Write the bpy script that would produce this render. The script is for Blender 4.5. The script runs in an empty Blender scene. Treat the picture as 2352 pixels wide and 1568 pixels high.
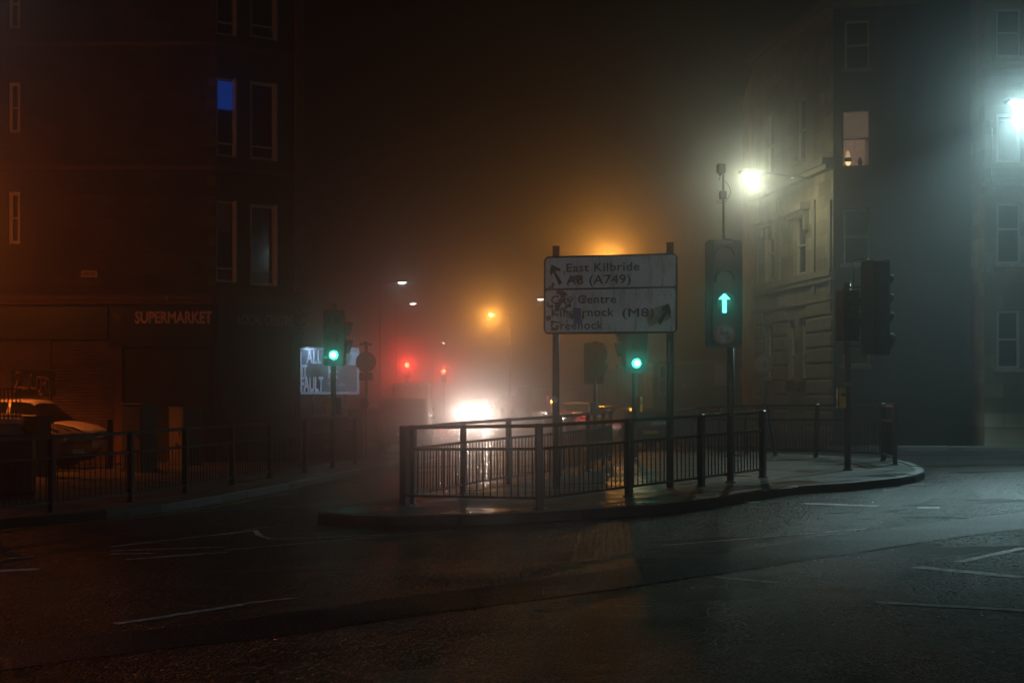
import bpy, bmesh, math, random
from mathutils import Vector, Matrix
from math import sin, cos, pi, radians, sqrt
random.seed(11)
scene = bpy.context.scene
C = scene.collection
F = 3136.0; CX = 1176.0; HY = 905.0; CZ = 1.62      # focal length and horizon of the 2352 px wide photograph, eye height

def clamp(v, a, b): return max(a, min(b, v))
def smooth(a, b, v):
    t = clamp((v-a)/(b-a), 0, 1); return t*t*(3-2*t)
def g(x, y):                                         # height of the road surface
    return 0.03*clamp(x, -7, 9) - .38*smooth(30, 45, y)*(1-smooth(55, 75, y))
def P(px, py, Y): return Vector(((px-CX)*Y/F, Y, CZ-(py-HY)*Y/F))
def X(px, Y): return (px-CX)*Y/F
def Zt(py, Y): return CZ-(py-HY)*Y/F
KH = .12
def gp(x, y): return g(x, y)+KH

# ------------------------------------------------------------------ materials
MATS = {}
def mat(name, col, rough=.5, metal=0., var=.25, scale=6., bump=0., bscale=40., emis=None, estr=0., spec=.5, rvar=.0, stain=None):
    if name in MATS: return MATS[name]
    m = bpy.data.materials.new(name); m.use_nodes = True
    nt = m.node_tree; N = nt.nodes; L = nt.links
    b = N['Principled BSDF']
    b.inputs['Metallic'].default_value = metal
    b.inputs['Specular IOR Level'].default_value = spec
    tc = N.new('ShaderNodeTexCoord')
    nz = N.new('ShaderNodeTexNoise'); nz.inputs['Scale'].default_value = scale; nz.inputs['Detail'].default_value = 5
    L.new(tc.outputs['Object'], nz.inputs['Vector'])
    rp = N.new('ShaderNodeMapRange'); rp.inputs['From Min'].default_value = .3; rp.inputs['From Max'].default_value = .7
    rp.inputs['To Min'].default_value = 1-var; rp.inputs['To Max'].default_value = 1+var
    L.new(nz.outputs['Fac'], rp.inputs['Value'])
    mx = N.new('ShaderNodeVectorMath'); mx.operation = 'SCALE'
    mx.inputs[0].default_value = col[:3]
    L.new(rp.outputs['Result'], mx.inputs['Scale']); L.new(mx.outputs['Vector'], b.inputs['Base Color'])
    if rvar:
        r2 = N.new('ShaderNodeMapRange'); r2.inputs['From Min'].default_value = .3; r2.inputs['From Max'].default_value = .7
        r2.inputs['To Min'].default_value = max(.02, rough-rvar); r2.inputs['To Max'].default_value = rough+rvar
        L.new(nz.outputs['Fac'], r2.inputs['Value']); L.new(r2.outputs['Result'], b.inputs['Roughness'])
    else: b.inputs['Roughness'].default_value = rough
    if bump:
        n2 = N.new('ShaderNodeTexNoise'); n2.inputs['Scale'].default_value = bscale; n2.inputs['Detail'].default_value = 4
        L.new(tc.outputs['Object'], n2.inputs['Vector'])
        bp = N.new('ShaderNodeBump'); bp.inputs['Strength'].default_value = bump; bp.inputs['Distance'].default_value = .02
        L.new(n2.outputs['Fac'], bp.inputs['Height']); L.new(bp.outputs['Normal'], b.inputs['Normal'])
    if emis:
        b.inputs['Emission Color'].default_value = (*emis, 1); b.inputs['Emission Strength'].default_value = estr
    MATS[name] = m; return m

def stone(name, col, bw=.75, bh=.33, rot=0., mortar=.008, dark=.55, var=.35):
    """Ashlar blockwork: blocks of their own tone, thin joints, weather streaks. The wall is built in its own (u, 0, z) frame."""
    m = bpy.data.materials.new(name); m.use_nodes = True
    nt = m.node_tree; N = nt.nodes; L = nt.links; b = N['Principled BSDF']
    tc = N.new('ShaderNodeTexCoord'); sp = N.new('ShaderNodeSeparateXYZ'); cb = N.new('ShaderNodeCombineXYZ')
    L.new(tc.outputs['Object'], sp.inputs[0]); L.new(sp.outputs['X'], cb.inputs['X']); L.new(sp.outputs['Z'], cb.inputs['Y'])
    br = N.new('ShaderNodeTexBrick'); br.inputs['Scale'].default_value = 1
    br.inputs['Brick Width'].default_value = bw; br.inputs['Row Height'].default_value = bh
    br.inputs['Mortar Size'].default_value = mortar; br.inputs['Mortar Smooth'].default_value = .3
    br.inputs['Color1'].default_value = (*[c*(1-var) for c in col], 1); br.inputs['Color2'].default_value = (*[c*(1+var) for c in col], 1)
    br.inputs['Mortar'].default_value = (*[c*dark for c in col], 1)
    L.new(cb.outputs[0], br.inputs['Vector'])
    nz = N.new('ShaderNodeTexNoise'); nz.inputs['Scale'].default_value = .9; nz.inputs['Detail'].default_value = 6
    mp = N.new('ShaderNodeMapping'); mp.inputs['Scale'].default_value = (1.6, 1, .5)
    L.new(tc.outputs['Object'], mp.inputs[0]); L.new(mp.outputs[0], nz.inputs['Vector'])
    rp = N.new('ShaderNodeMapRange'); rp.inputs['From Min'].default_value = .3; rp.inputs['From Max'].default_value = .7
    rp.inputs['To Min'].default_value = .55; rp.inputs['To Max'].default_value = 1.25
    L.new(nz.outputs['Fac'], rp.inputs['Value'])
    mx = N.new('ShaderNodeVectorMath'); mx.operation = 'SCALE'
    L.new(br.outputs['Color'], mx.inputs[0]); L.new(rp.outputs['Result'], mx.inputs['Scale'])
    L.new(mx.outputs['Vector'], b.inputs['Base Color']); b.inputs['Roughness'].default_value = .75
    n2 = N.new('ShaderNodeTexNoise'); n2.inputs['Scale'].default_value = 25; L.new(tc.outputs['Object'], n2.inputs['Vector'])
    ad = N.new('ShaderNodeMath'); ad.operation = 'MULTIPLY_ADD'; ad.inputs[1].default_value = .25
    iv = N.new('ShaderNodeMath'); iv.operation = 'SUBTRACT'; iv.inputs[0].default_value = 1
    L.new(br.outputs['Fac'], iv.inputs[1]); L.new(n2.outputs['Fac'], ad.inputs[0]); L.new(iv.outputs[0], ad.inputs[2])
    bp = N.new('ShaderNodeBump'); bp.inputs['Strength'].default_value = .8; bp.inputs['Distance'].default_value = .03
    L.new(ad.outputs[0], bp.inputs['Height']); L.new(bp.outputs['Normal'], b.inputs['Normal'])
    return m

def road_mat(name, c0, c1, rough0, rough1, bstr, scale, dist):
    """Wet chipped asphalt: stone chips (voronoi) as relief, patchy wetness."""
    m = bpy.data.materials.new(name); m.use_nodes = True
    nt = m.node_tree; N = nt.nodes; L = nt.links; b = N['Principled BSDF']
    tc = N.new('ShaderNodeTexCoord')
    vo = N.new('ShaderNodeTexVoronoi'); vo.inputs['Scale'].default_value = scale
    gr = N.new('ShaderNodeMapping'); gr.inputs['Scale'].default_value = (1, .5, 1); gr.inputs['Rotation'].default_value = (0, 0, radians(6))   # stones laid and polished along the lane
    L.new(tc.outputs['Object'], gr.inputs[0]); L.new(gr.outputs[0], vo.inputs['Vector'])
    big = N.new('ShaderNodeTexNoise'); big.inputs['Scale'].default_value = .45; big.inputs['Detail'].default_value = 6; big.inputs['Roughness'].default_value = .65
    mp = N.new('ShaderNodeMapping'); mp.inputs['Scale'].default_value = (.5, 1.3, 1); mp.inputs['Rotation'].default_value = (0, 0, radians(-28))
    L.new(tc.outputs['Object'], mp.inputs[0]); L.new(mp.outputs[0], big.inputs['Vector'])
    fine = N.new('ShaderNodeTexNoise'); fine.inputs['Scale'].default_value = scale*.3; fine.inputs['Detail'].default_value = 3
    L.new(gr.outputs[0], fine.inputs['Vector'])
    cr = N.new('ShaderNodeMix'); cr.data_type = 'RGBA'
    cr.inputs['A'].default_value = (*c0, 1); cr.inputs['B'].default_value = (*c1, 1)
    rnd = N.new('ShaderNodeSeparateColor'); L.new(vo.outputs['Color'], rnd.inputs[0])
    L.new(rnd.outputs[0], cr.inputs['Factor']); L.new(cr.outputs['Result'], b.inputs['Base Color'])
    r2 = N.new('ShaderNodeMapRange'); r2.inputs['From Min'].default_value = .35; r2.inputs['From Max'].default_value = .65
    r2.inputs['To Min'].default_value = rough0; r2.inputs['To Max'].default_value = rough1
    L.new(big.outputs['Fac'], r2.inputs['Value'])
    rg = N.new('ShaderNodeMapRange'); rg.inputs['From Min'].default_value = .70; rg.inputs['From Max'].default_value = .76; rg.inputs['To Min'].default_value = 2.2; rg.inputs['To Max'].default_value = .8 if dist > .01 else 1.2
    L.new(rnd.outputs[1], rg.inputs['Value']); rm = N.new('ShaderNodeMath'); rm.operation = 'MULTIPLY'; L.new(r2.outputs['Result'], rm.inputs[0]); L.new(rg.outputs['Result'], rm.inputs[1]); L.new(rm.outputs[0], b.inputs['Roughness'])
    ad = N.new('ShaderNodeMath'); ad.operation = 'MULTIPLY_ADD'; ad.inputs[1].default_value = -1.0
    L.new(vo.outputs['Distance'], ad.inputs[0])
    f2 = N.new('ShaderNodeMath'); f2.operation = 'MULTIPLY'; f2.inputs[1].default_value = 1.1; L.new(fine.outputs['Fac'], f2.inputs[0])
    L.new(f2.outputs[0], ad.inputs[2])
    bp = N.new('ShaderNodeBump'); bp.inputs['Distance'].default_value = dist; bp.inputs['Strength'].default_value = bstr
    L.new(ad.outputs[0], bp.inputs['Height']); L.new(bp.outputs['Normal'], b.inputs['Normal'])
    # only some stones are washed clean and shine
    th = N.new('ShaderNodeMapRange'); th.inputs['From Min'].default_value = .70; th.inputs['From Max'].default_value = .76
    th.inputs['To Min'].default_value = .08; th.inputs['To Max'].default_value = 1. if dist > .01 else .45
    L.new(rnd.outputs[1], th.inputs['Value']); L.new(th.outputs['Result'], b.inputs['Specular IOR Level'])
    return m

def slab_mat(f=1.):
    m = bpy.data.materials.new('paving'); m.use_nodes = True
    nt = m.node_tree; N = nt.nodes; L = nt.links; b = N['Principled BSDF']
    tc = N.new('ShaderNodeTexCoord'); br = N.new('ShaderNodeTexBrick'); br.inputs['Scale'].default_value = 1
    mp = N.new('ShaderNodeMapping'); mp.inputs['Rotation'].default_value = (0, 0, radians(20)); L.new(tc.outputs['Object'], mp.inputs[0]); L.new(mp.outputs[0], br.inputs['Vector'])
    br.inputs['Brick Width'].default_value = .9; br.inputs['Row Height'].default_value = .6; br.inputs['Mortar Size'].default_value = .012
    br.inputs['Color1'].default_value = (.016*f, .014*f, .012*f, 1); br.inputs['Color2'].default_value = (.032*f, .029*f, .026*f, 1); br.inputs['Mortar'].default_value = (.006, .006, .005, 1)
    L.new(br.outputs['Color'], b.inputs['Base Color'])
    nz = N.new('ShaderNodeTexNoise'); nz.inputs['Scale'].default_value = 1.1; nz.inputs['Detail'].default_value = 6; L.new(tc.outputs['Object'], nz.inputs['Vector'])
    r2 = N.new('ShaderNodeMapRange'); r2.inputs['From Min'].default_value = .35; r2.inputs['From Max'].default_value = .65
    r2.inputs['To Min'].default_value = .25; r2.inputs['To Max'].default_value = .6
    L.new(nz.outputs['Fac'], r2.inputs['Value']); L.new(r2.outputs['Result'], b.inputs['Roughness'])
    n2 = N.new('ShaderNodeTexNoise'); n2.inputs['Scale'].default_value = 30; L.new(tc.outputs['Object'], n2.inputs['Vector'])
    iv = N.new('ShaderNodeMath'); iv.operation = 'SUBTRACT'; iv.inputs[0].default_value = 1; L.new(br.outputs['Fac'], iv.inputs[1])
    ad = N.new('ShaderNodeMath'); ad.operation = 'MULTIPLY_ADD'; ad.inputs[1].default_value = .4; L.new(n2.outputs['Fac'], ad.inputs[0]); L.new(iv.outputs[0], ad.inputs[2])
    bp = N.new('ShaderNodeBump'); bp.inputs['Distance'].default_value = .012; bp.inputs['Strength'].default_value = .7
    L.new(ad.outputs[0], bp.inputs['Height']); L.new(bp.outputs['Normal'], b.inputs['Normal'])
    return m

def glass_mat(name, tint=(.012, .014, .016), rough=.08):
    return mat(name, tint, rough, var=.1, spec=.6)

M = {}
M['road'] = road_mat('wet_asphalt', (.006, .006, .006), (.030, .030, .032), .09, .20, 1.0, 60, .013)
M['patch'] = road_mat('smooth_asphalt', (.022, .022, .023), (.032, .032, .034), .20, .32, .8, 130, .006)
M['paving'] = slab_mat(); M['lit_paving'] = slab_mat(4.)  # second copy is paler: lamp light on the left pavement put into its colour
M['kerb'] = mat('kerb_granite', (.045, .042, .038), .5, var=.35, scale=3, bump=.5, bscale=30, rvar=.15)
M['white_line'] = mat('worn_road_paint', (.55, .54, .50), .45, var=.75, scale=14, bump=.5, bscale=90)
M['steel'] = mat('galvanised_steel', (.10, .10, .098), .42, metal=.3, var=.35, scale=9, bump=.15)
M['rail'] = mat('black_rail_paint', (.018, .018, .018), .32, var=.4, scale=14, bump=.25, bscale=60)
M['black'] = mat('signal_black', (.007, .0075, .007), .42, var=.35, scale=9)
M['board'] = mat('backing_board', (.010, .011, .010), .5, var=.35, scale=5)
M['rubber'] = mat('tyre_rubber', (.012, .012, .012), .75)
M['dark_glass'] = glass_mat('dark_glass')
M['pane'] = glass_mat('night_pane', (.01, .012, .016), .12)
M['frame'] = mat('window_frame_paint', (.72, .62, .46), .4, var=.15)
M['grey_plate'] = mat('sign_back_grey', (.16, .16, .155), .5, metal=.2)
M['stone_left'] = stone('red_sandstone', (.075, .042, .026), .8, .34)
M['stone_right'] = stone('blond_sandstone', (.42, .33, .20), .85, .36)
M['stone_bay'] = stone('pale_sandstone', (.42, .36, .24), 1.0, .38)
M['stone_rust'] = stone('rusticated_stone', (.30, .25, .17), 1.3, .42, mortar=.03, dark=.3)
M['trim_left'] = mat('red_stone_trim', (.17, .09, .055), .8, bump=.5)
M['trim_right'] = mat('blond_stone_trim', (.36, .29, .19), .8, bump=.5)
M['shutter'] = mat('roller_shutter', (.14, .10, .08), .5, var=.3)
M['shop'] = mat('shop_black', (.012, .012, .013), .4, var=.3)
M['cabinet'] = mat('cabinet_green', (.10, .095, .085), .5, var=.35, scale=5, bump=.2)
M['slate'] = mat('roof_slate', (.05, .05, .055), .6, bump=.6)
M['yellow'] = mat('yellow_box', (.62, .40, .03), .4, var=.2)
M['orange_box'] = mat('orange_box', (.6, .26, .03), .4, var=.2)
M['chrome'] = mat('chrome', (.5, .5, .5), .15, metal=1, var=.1)
M['hoarding'] = mat('hoarding_boards', (.16, .155, .15), .7, var=.35, scale=2)
M['render_wall'] = mat('rendered_wall', (.20, .19, .17), .8, var=.35, scale=1.2, bump=.3)

# ------------------------------------------------------------------ mesh building
class MB:
    def __init__(s): s.v = []; s.f = []; s.sm = []
    def add(s, vs, fs, sm=False):
        n = len(s.v); s.v += [tuple(v) for v in vs]; s.f += [tuple(i+n for i in f) for f in fs]; s.sm += [sm]*len(fs); return s
    def box(s, c, d, rz=0., ch=0.):
        """box centred at c with full size d, turned rz about z; ch chamfers its long edges a little"""
        hx, hy, hz = d[0]/2, d[1]/2, d[2]/2
        if ch <= 0 or ch >= min(hx, hy, hz):
            loc = [(x, y, z) for z in (-hz, hz) for (x, y) in ((-hx, -hy), (hx, -hy), (hx, hy), (-hx, hy))]
            fs = [(3, 2, 1, 0), (4, 5, 6, 7), (0, 1, 5, 4), (1, 2, 6, 5), (2, 3, 7, 6), (3, 0, 4, 7)]
        else:
            loc = []; k = ch
            def ring(z, e): 
                return [(-hx+e, -hy, z), (hx-e, -hy, z), (hx, -hy+e, z), (hx, hy-e, z), (hx-e, hy, z), (-hx+e, hy, z), (-hx, hy-e, z), (-hx, -hy+e, z)]
            r0 = [(x*(hx-k)/hx, y*(hy-k)/hy, -hz) for x, y, _ in ring(0, k)]
            r3 = [(x, y, hz) for x, y, _ in r0]
            loc = r0+ring(-hz+k, k)+ring(hz-k, k)+r3
            fs = [tuple(range(7, -1, -1)), tuple(range(24, 32))]
            for r in range(3):
                for i in range(8): j = (i+1) % 8; fs.append((r*8+i, r*8+j, r*8+8+j, r*8+8+i))
        cr, sr = cos(rz), sin(rz)
        return s.add([(c[0]+x*cr-y*sr, c[1]+x*sr+y*cr, c[2]+z) for x, y, z in loc], fs)
    def tube(s, a, b, r, n=12, r2=None, cap=True):
        a, b = Vector(a), Vector(b); d = (b-a).normalized(); r2 = r if r2 is None else r2
        u = d.orthogonal().normalized(); w = d.cross(u)
        vs = [a+(u*cos(2*pi*i/n)+w*sin(2*pi*i/n))*r for i in range(n)]+[b+(u*cos(2*pi*i/n)+w*sin(2*pi*i/n))*r2 for i in range(n)]
        s.add(vs, [(i, (i+1) % n, n+(i+1) % n, n+i) for i in range(n)], True)
        if cap: k = len(s.v)-2*n; s.f += [tuple(k+i for i in range(n-1, -1, -1)), tuple(k+n+i for i in range(n))]; s.sm += [False]*2
        return s
    def path(s, pts, r, n=8):
        for a, b in zip(pts, pts[1:]): s.tube(a, b, r, n)
        return s
    def rect(s, a, b, w, h):
        """rectangular bar from a to b (w across, h up)"""
        a, b = Vector(a), Vector(b); d = (b-a).normalized(); up = Vector((0, 0, 1)) if abs(d.z) < .95 else Vector((0, 1, 0))
        sd = d.cross(up).normalized()*(w/2); u = sd.cross(d).normalized()*(h/2)
        vs = [p+i*sd+j*u for p in (a, b) for i, j in ((-1, -1), (1, -1), (1, 1), (-1, 1))]
        return s.add(vs, [(0, 1, 2, 3), (7, 6, 5, 4), (0, 4, 5, 1), (1, 5, 6, 2), (2, 6, 7, 3), (3, 7, 4, 0)])
    def prism(s, poly, y0, y1):
        """outline poly [(x,z)] extruded from y0 to y1"""
        n = len(poly)
        vs = [(x, y0, z) for x, z in poly]+[(x, y1, z) for x, z in poly]
        return s.add(vs, [tuple(range(n)), tuple(range(2*n-1, n-1, -1))]+[(i, n+i, n+(i+1) % n, (i+1) % n) for i in range(n)])
    def lathe(s, prof, c=(0, 0, 0), n=20):
        k = len(prof); vs = []
        for i in range(n):
            a = 2*pi*i/n; vs += [(c[0]+r*cos(a), c[1]+r*sin(a), c[2]+z) for r, z in prof]
        return s.add(vs, [(i*k+j, ((i+1) % n)*k+j, ((i+1) % n)*k+j+1, i*k+j+1) for i in range(n) for j in range(k-1)], True)
    def build(s, name, m, parent=None, M4=None):
        me = bpy.data.meshes.new(name)
        vs = s.v if M4 is None else [tuple(M4 @ Vector(v)) for v in s.v]
        me.from_pydata(vs, [], s.f); me.polygons.foreach_set('use_smooth', s.sm)
        bm = bmesh.new(); bm.from_mesh(me); bmesh.ops.recalc_face_normals(bm, faces=bm.faces); bm.to_mesh(me); bm.free()
        me.materials.append(m); o = bpy.data.objects.new(name, me); C.objects.link(o)
        if parent: o.parent = parent
        return o

def tag(o, label=None, cat=None, group=None, kind=None):
    if label: o['label'] = label
    if cat: o['category'] = cat
    if group: o['group'] = group
    if kind: o['kind'] = kind
    return o
def thing(name, label, cat, loc=(0, 0, 0), rz=0, group=None, kind=None):
    o = bpy.data.objects.new(name, None); C.objects.link(o); o.location = loc; o.rotation_euler = (0, 0, rz)
    o.empty_display_size = .2
    return tag(o, label, cat, group, kind)
def rrect(w, h, r, n=5, cx=0, cz=0):
    pts = []
    for (sx, sz, a0) in ((1, 1, 0), (-1, 1, 90), (-1, -1, 180), (1, -1, 270)):
        for i in range(n+1):
            a = radians(a0+90*i/n); pts.append((cx+sx*(w/2-r)+r*cos(a), cz+sz*(h/2-r)+r*sin(a)))
    return pts
def circ(r, n=24, cx=0, cz=0): return [(cx+r*cos(2*pi*i/n), cz+r*sin(2*pi*i/n)) for i in range(n)]

def text_mesh(name, body, m, parent, M4, size=1., extrude=.004, offset=0., width=None, height=None, align='LEFT', spacing=1.):
    """lettering laid in the local x-z plane facing -y; scaled to the given width and cap height"""
    cu = bpy.data.curves.new(name, 'FONT'); cu.body = body; cu.size = 1; bold = offset*1.6; cu.extrude = 0; cu.space_character = spacing; cu.resolution_u = 3
    o = bpy.data.objects.new(name, cu); C.objects.link(o)
    dg = bpy.context.evaluated_depsgraph_get(); me = bpy.data.meshes.new_from_object(o.evaluated_get(dg)); bpy.data.objects.remove(o)
    if bold:
        bm = bmesh.new(); bm.from_mesh(me); src = bm.verts[:]+bm.edges[:]+bm.faces[:]
        for q, (dx_, dy_) in enumerate(((bold, 0), (bold/2, bold/2), (bold/2, -bold/2))):
            r = bmesh.ops.duplicate(bm, geom=src); bmesh.ops.translate(bm, vec=(dx_, dy_, .0006*(q+1)), verts=[e for e in r['geom'] if isinstance(e, bmesh.types.BMVert)])
        bm.to_mesh(me); bm.free()
    xs = [v.co.x for v in me.vertices]; ys = [v.co.y for v in me.vertices]
    x0, x1, y0, y1 = min(xs), max(xs), min(ys), max(ys)
    capb = 0.; caph = .73
    sx = sz = size
    if height: sz = sx = height/caph
    if width: sx = width/(x1-x0)
    for v in me.vertices:
        x = (v.co.x-x0)*sx; z = (v.co.y-capb)*sz
        if align == 'CENTER': x -= (x1-x0)*sx/2
        v.co = M4 @ Vector((x, -v.co.z, z))
    if extrude:
        bm = bmesh.new(); bm.from_mesh(me)
        r = bmesh.ops.extrude_face_region(bm, geom=bm.faces[:])
        d = (M4.to_3x3() @ Vector((0, -extrude, 0)))
        bmesh.ops.translate(bm, vec=d, verts=[e for e in r['geom'] if isinstance(e, bmesh.types.BMVert)])
        bmesh.ops.recalc_face_normals(bm, faces=bm.faces)
        bm.to_mesh(me); bm.free()
    me.materials.clear(); me.materials.append(m)
    ob = bpy.data.objects.new(name, me); C.objects.link(ob)
    if parent: ob.parent = parent
    return ob
def T(x, y, z, rz=0.): return Matrix.Translation((x, y, z)) @ Matrix.Rotation(rz, 4, 'Z')

def lamp(name, kind, loc, power, col, parent=None, radius=.06, target=None, angle=150, blend=.6):
    ld = bpy.data.lights.new(name, kind); ld.energy = power; ld.color = col; ld.shadow_soft_size = radius
    if kind == 'SPOT': ld.spot_size = radians(angle); ld.spot_blend = blend
    o = bpy.data.objects.new(name, ld); C.objects.link(o); o.location = loc
    if target is not None:
        d = Vector(target)-Vector(loc); o.rotation_euler = d.to_track_quat('-Z', 'Y').to_euler()
    if parent: o.parent = parent
    return o

# ------------------------------------------------------------------ ground
def frange(a, b, st):
    r = []; v = a
    while v < b-1e-6: r.append(v); v += st
    return r+[b]
gx = [-85, -50, -30, -20]+frange(-14, 14, 1)+[20, 30, 50, 85]
gy = [-14, -5, 0]+frange(5, 85, 2)+[95, 110, 130, 150]
mb = MB(); mb.add([(x, y, g(x, y)) for y in gy for x in gx],
                  [(j*len(gx)+i, j*len(gx)+i+1, (j+1)*len(gx)+i+1, (j+1)*len(gx)+i) for j in range(len(gy)-1) for i in range(len(gx)-1)], True)
tag(mb.build('road', M['road']), kind='structure')

def catmull(pts, closed, step):
    out = []; n = len(pts)
    for i in range(n if closed else n-1):
        p = [Vector(pts[(i+k) % n] if closed else pts[clamp(i+k, 0, n-1)]) for k in (-1, 0, 1, 2)]
        m = max(1, int((p[2]-p[1]).length/step+.5))
        for j in range(m):
            t = j/m
            out.append(.5*((2*p[1])+(p[2]-p[0])*t+(2*p[0]-5*p[1]+4*p[2]-p[3])*t*t+(3*p[1]-p[0]-3*p[2]+p[3])*t*t*t))
    if not closed: out.append(Vector(pts[-1]))
    return out

def slab(name, poly, lift=KH, skirt=.3, m=None, cuts=True):
    bm = bmesh.new(); vs = [bm.verts.new((p[0], p[1], 0)) for p in poly]; f = bm.faces.new(vs)
    bm.normal_update()
    if f.normal.z < 0: f.normal_flip()
    if cuts:
        for x in (-7, 9):
            bmesh.ops.bisect_plane(bm, geom=bm.verts[:]+bm.edges[:]+bm.faces[:], plane_co=(x, 0, 0), plane_no=(1, 0, 0))
        for y in frange(18, 80, 2):
            bmesh.ops.bisect_plane(bm, geom=bm.verts[:]+bm.edges[:]+bm.faces[:], plane_co=(0, y, 0), plane_no=(0, 1, 0))
    bmesh.ops.triangulate(bm, faces=bm.faces[:])
    if skirt:
        be = [e for e in bm.edges if e.is_boundary]
        r = bmesh.ops.extrude_edge_only(bm, edges=be)
        for v in [e for e in r['geom'] if isinstance(e, bmesh.types.BMVert)]: v.co.z = -1
    for v in bm.verts: v.co.z = g(v.co.x, v.co.y)+(lift if v.co.z > -.5 else lift-skirt)
    me = bpy.data.meshes.new(name); bm.to_mesh(me); bm.free(); me.materials.append(m or M['paving'])
    o = bpy.data.objects.new(name, me); C.objects.link(o); return tag(o, kind='structure')

def kerb(name, pts, closed=True, inward=1):
    mb = MB(); n = len(pts)
    for i in range(n if closed else n-1):
        a, b = pts[i], pts[(i+1) % n]; d = (b-a); L = d.length; d.normalize(); nrm = Vector((-d.y, d.x))*inward
        j = random.uniform(-.006, .006); gap = .006; t = .15
        a2, b2 = a+d*gap, b-d*gap
        vs = []
        for p in (a2, b2):
            z = g(p.x, p.y)
            for (o, h) in ((-.012, -.1), (-.006, KH-.015), (.012, KH+.006), (t, KH+.006), (t, -.1)):
                q = p+nrm*o; vs.append((q.x, q.y, z+h+(j if h > 0 else 0)))
        mb.add(vs, [(0, 1, 2, 3, 4), (9, 8, 7, 6, 5)]+[(k, (k+1) % 5, 5+(k+1) % 5, 5+k) for k in range(5)])
    return tag(mb.build(name, M['kerb']), kind='structure')

isl = [(-2.6, 18.3), (-2.0, 17.5), (-.63, 17.05), (.02, 17.1), (1.85, 17.8), (3.24, 19.2), (4.28, 20.4), (5.1, 20.7), (6.1, 21.5), (6.85, 22.7), (7.25, 24.3),
       (7.45, 26.3), (7.0, 28.2), (6.2, 30.4), (5.4, 33), (4.9, 36.5), (4.2, 38), (3.4, 36.5), (2.85, 33.5), (2.5, 30.5), (2.0, 27.5), (1.1, 24.6), (-.2, 22.4), (-1.2, 20.9), (-2.2, 19.6)]
isl_c = [Vector((p.x, p.y)) for p in catmull([Vector((a, b, 0)) for a, b in isl], True, .9)]
slab('pavement', isl_c); kerb('kerb', isl_c)
lk = [(-30, 15.2), (-12, 16.3), (-8.6, 17.6), (-6.6, 19.0), (-5.3, 20.6), (-4.5, 23.2), (-3.9, 26), (-3.35, 29), (-3.0, 32.5), (-3.1, 36), (-3.9, 39), (-6, 41.2), (-10, 42.2), (-30, 42.6)]
lk_c = [Vector((p.x, p.y)) for p in catmull([Vector((a, b, 0)) for a, b in lk], False, .9)]
slab('pavement', lk_c+[Vector((-60, 42.6)), Vector((-60, 15.2))], m=M['lit_paving']); kerb('kerb', lk_c, False)
lk2 = [(-30, 50.5), (-12, 50.3), (-8, 50), (-6.4, 51), (-6.0, 54), (-6.2, 62), (-7.6, 80), (-9.5, 110)]
lk2_c = [Vector((p.x, p.y)) for p in catmull([Vector((a, b, 0)) for a, b in lk2], False, 1.4)]
slab('pavement', lk2_c+[Vector((-60, 110)), Vector((-60, 50.5))]); kerb('kerb', lk2_c, False)
rk = [(30, 33.2), (15, 33.6), (11, 34.4), (9, 35.6), (7.7, 37.6), (6.9, 41), (6.3, 46), (5.4, 54), (3.6, 66), (1.8, 80), (-1.2, 110)]
rk_c = [Vector((p.x, p.y)) for p in catmull([Vector((a, b, 0)) for a, b in rk], False, 1.4)]
slab('pavement', rk_c+[Vector((60, 110)), Vector((60, 33.2))]); kerb('kerb', rk_c, False, -1)

def sheet(name, pts2, h, m, kind='structure', label=None):
    mb = MB(); mb.add([(x, y, g(x, y)+h) for x, y in pts2], [tuple(range(len(pts2)))])
    return tag(mb.build(name, m), kind=kind)
def ribbon(name, line, widths, h, m, step=.25, jit=0.):
    c = catmull([Vector((a, b, 0)) for a, b in line], False, step); n = len(c); mb = MB(); vs = []
    for i, p in enumerate(c):
        d = (c[min(i+1, n-1)]-c[max(i-1, 0)]).normalized(); nr = Vector((-d.y, d.x, 0))
        t = i/(n-1); k = t*(len(widths)-1); a = int(min(k, len(widths)-2)); w = widths[a]+(widths[a+1]-widths[a])*(k-a)
        for sgn in (-1, 1):
            q = p+nr*(sgn*w/2+random.uniform(-jit, jit)); vs.append((q.x, q.y, g(q.x, q.y)+h))
    mb.add(vs, [(2*i, 2*i+1, 2*i+3, 2*i+2) for i in range(n-1)]); return tag(mb.build(name, m), kind='structure')

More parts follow.
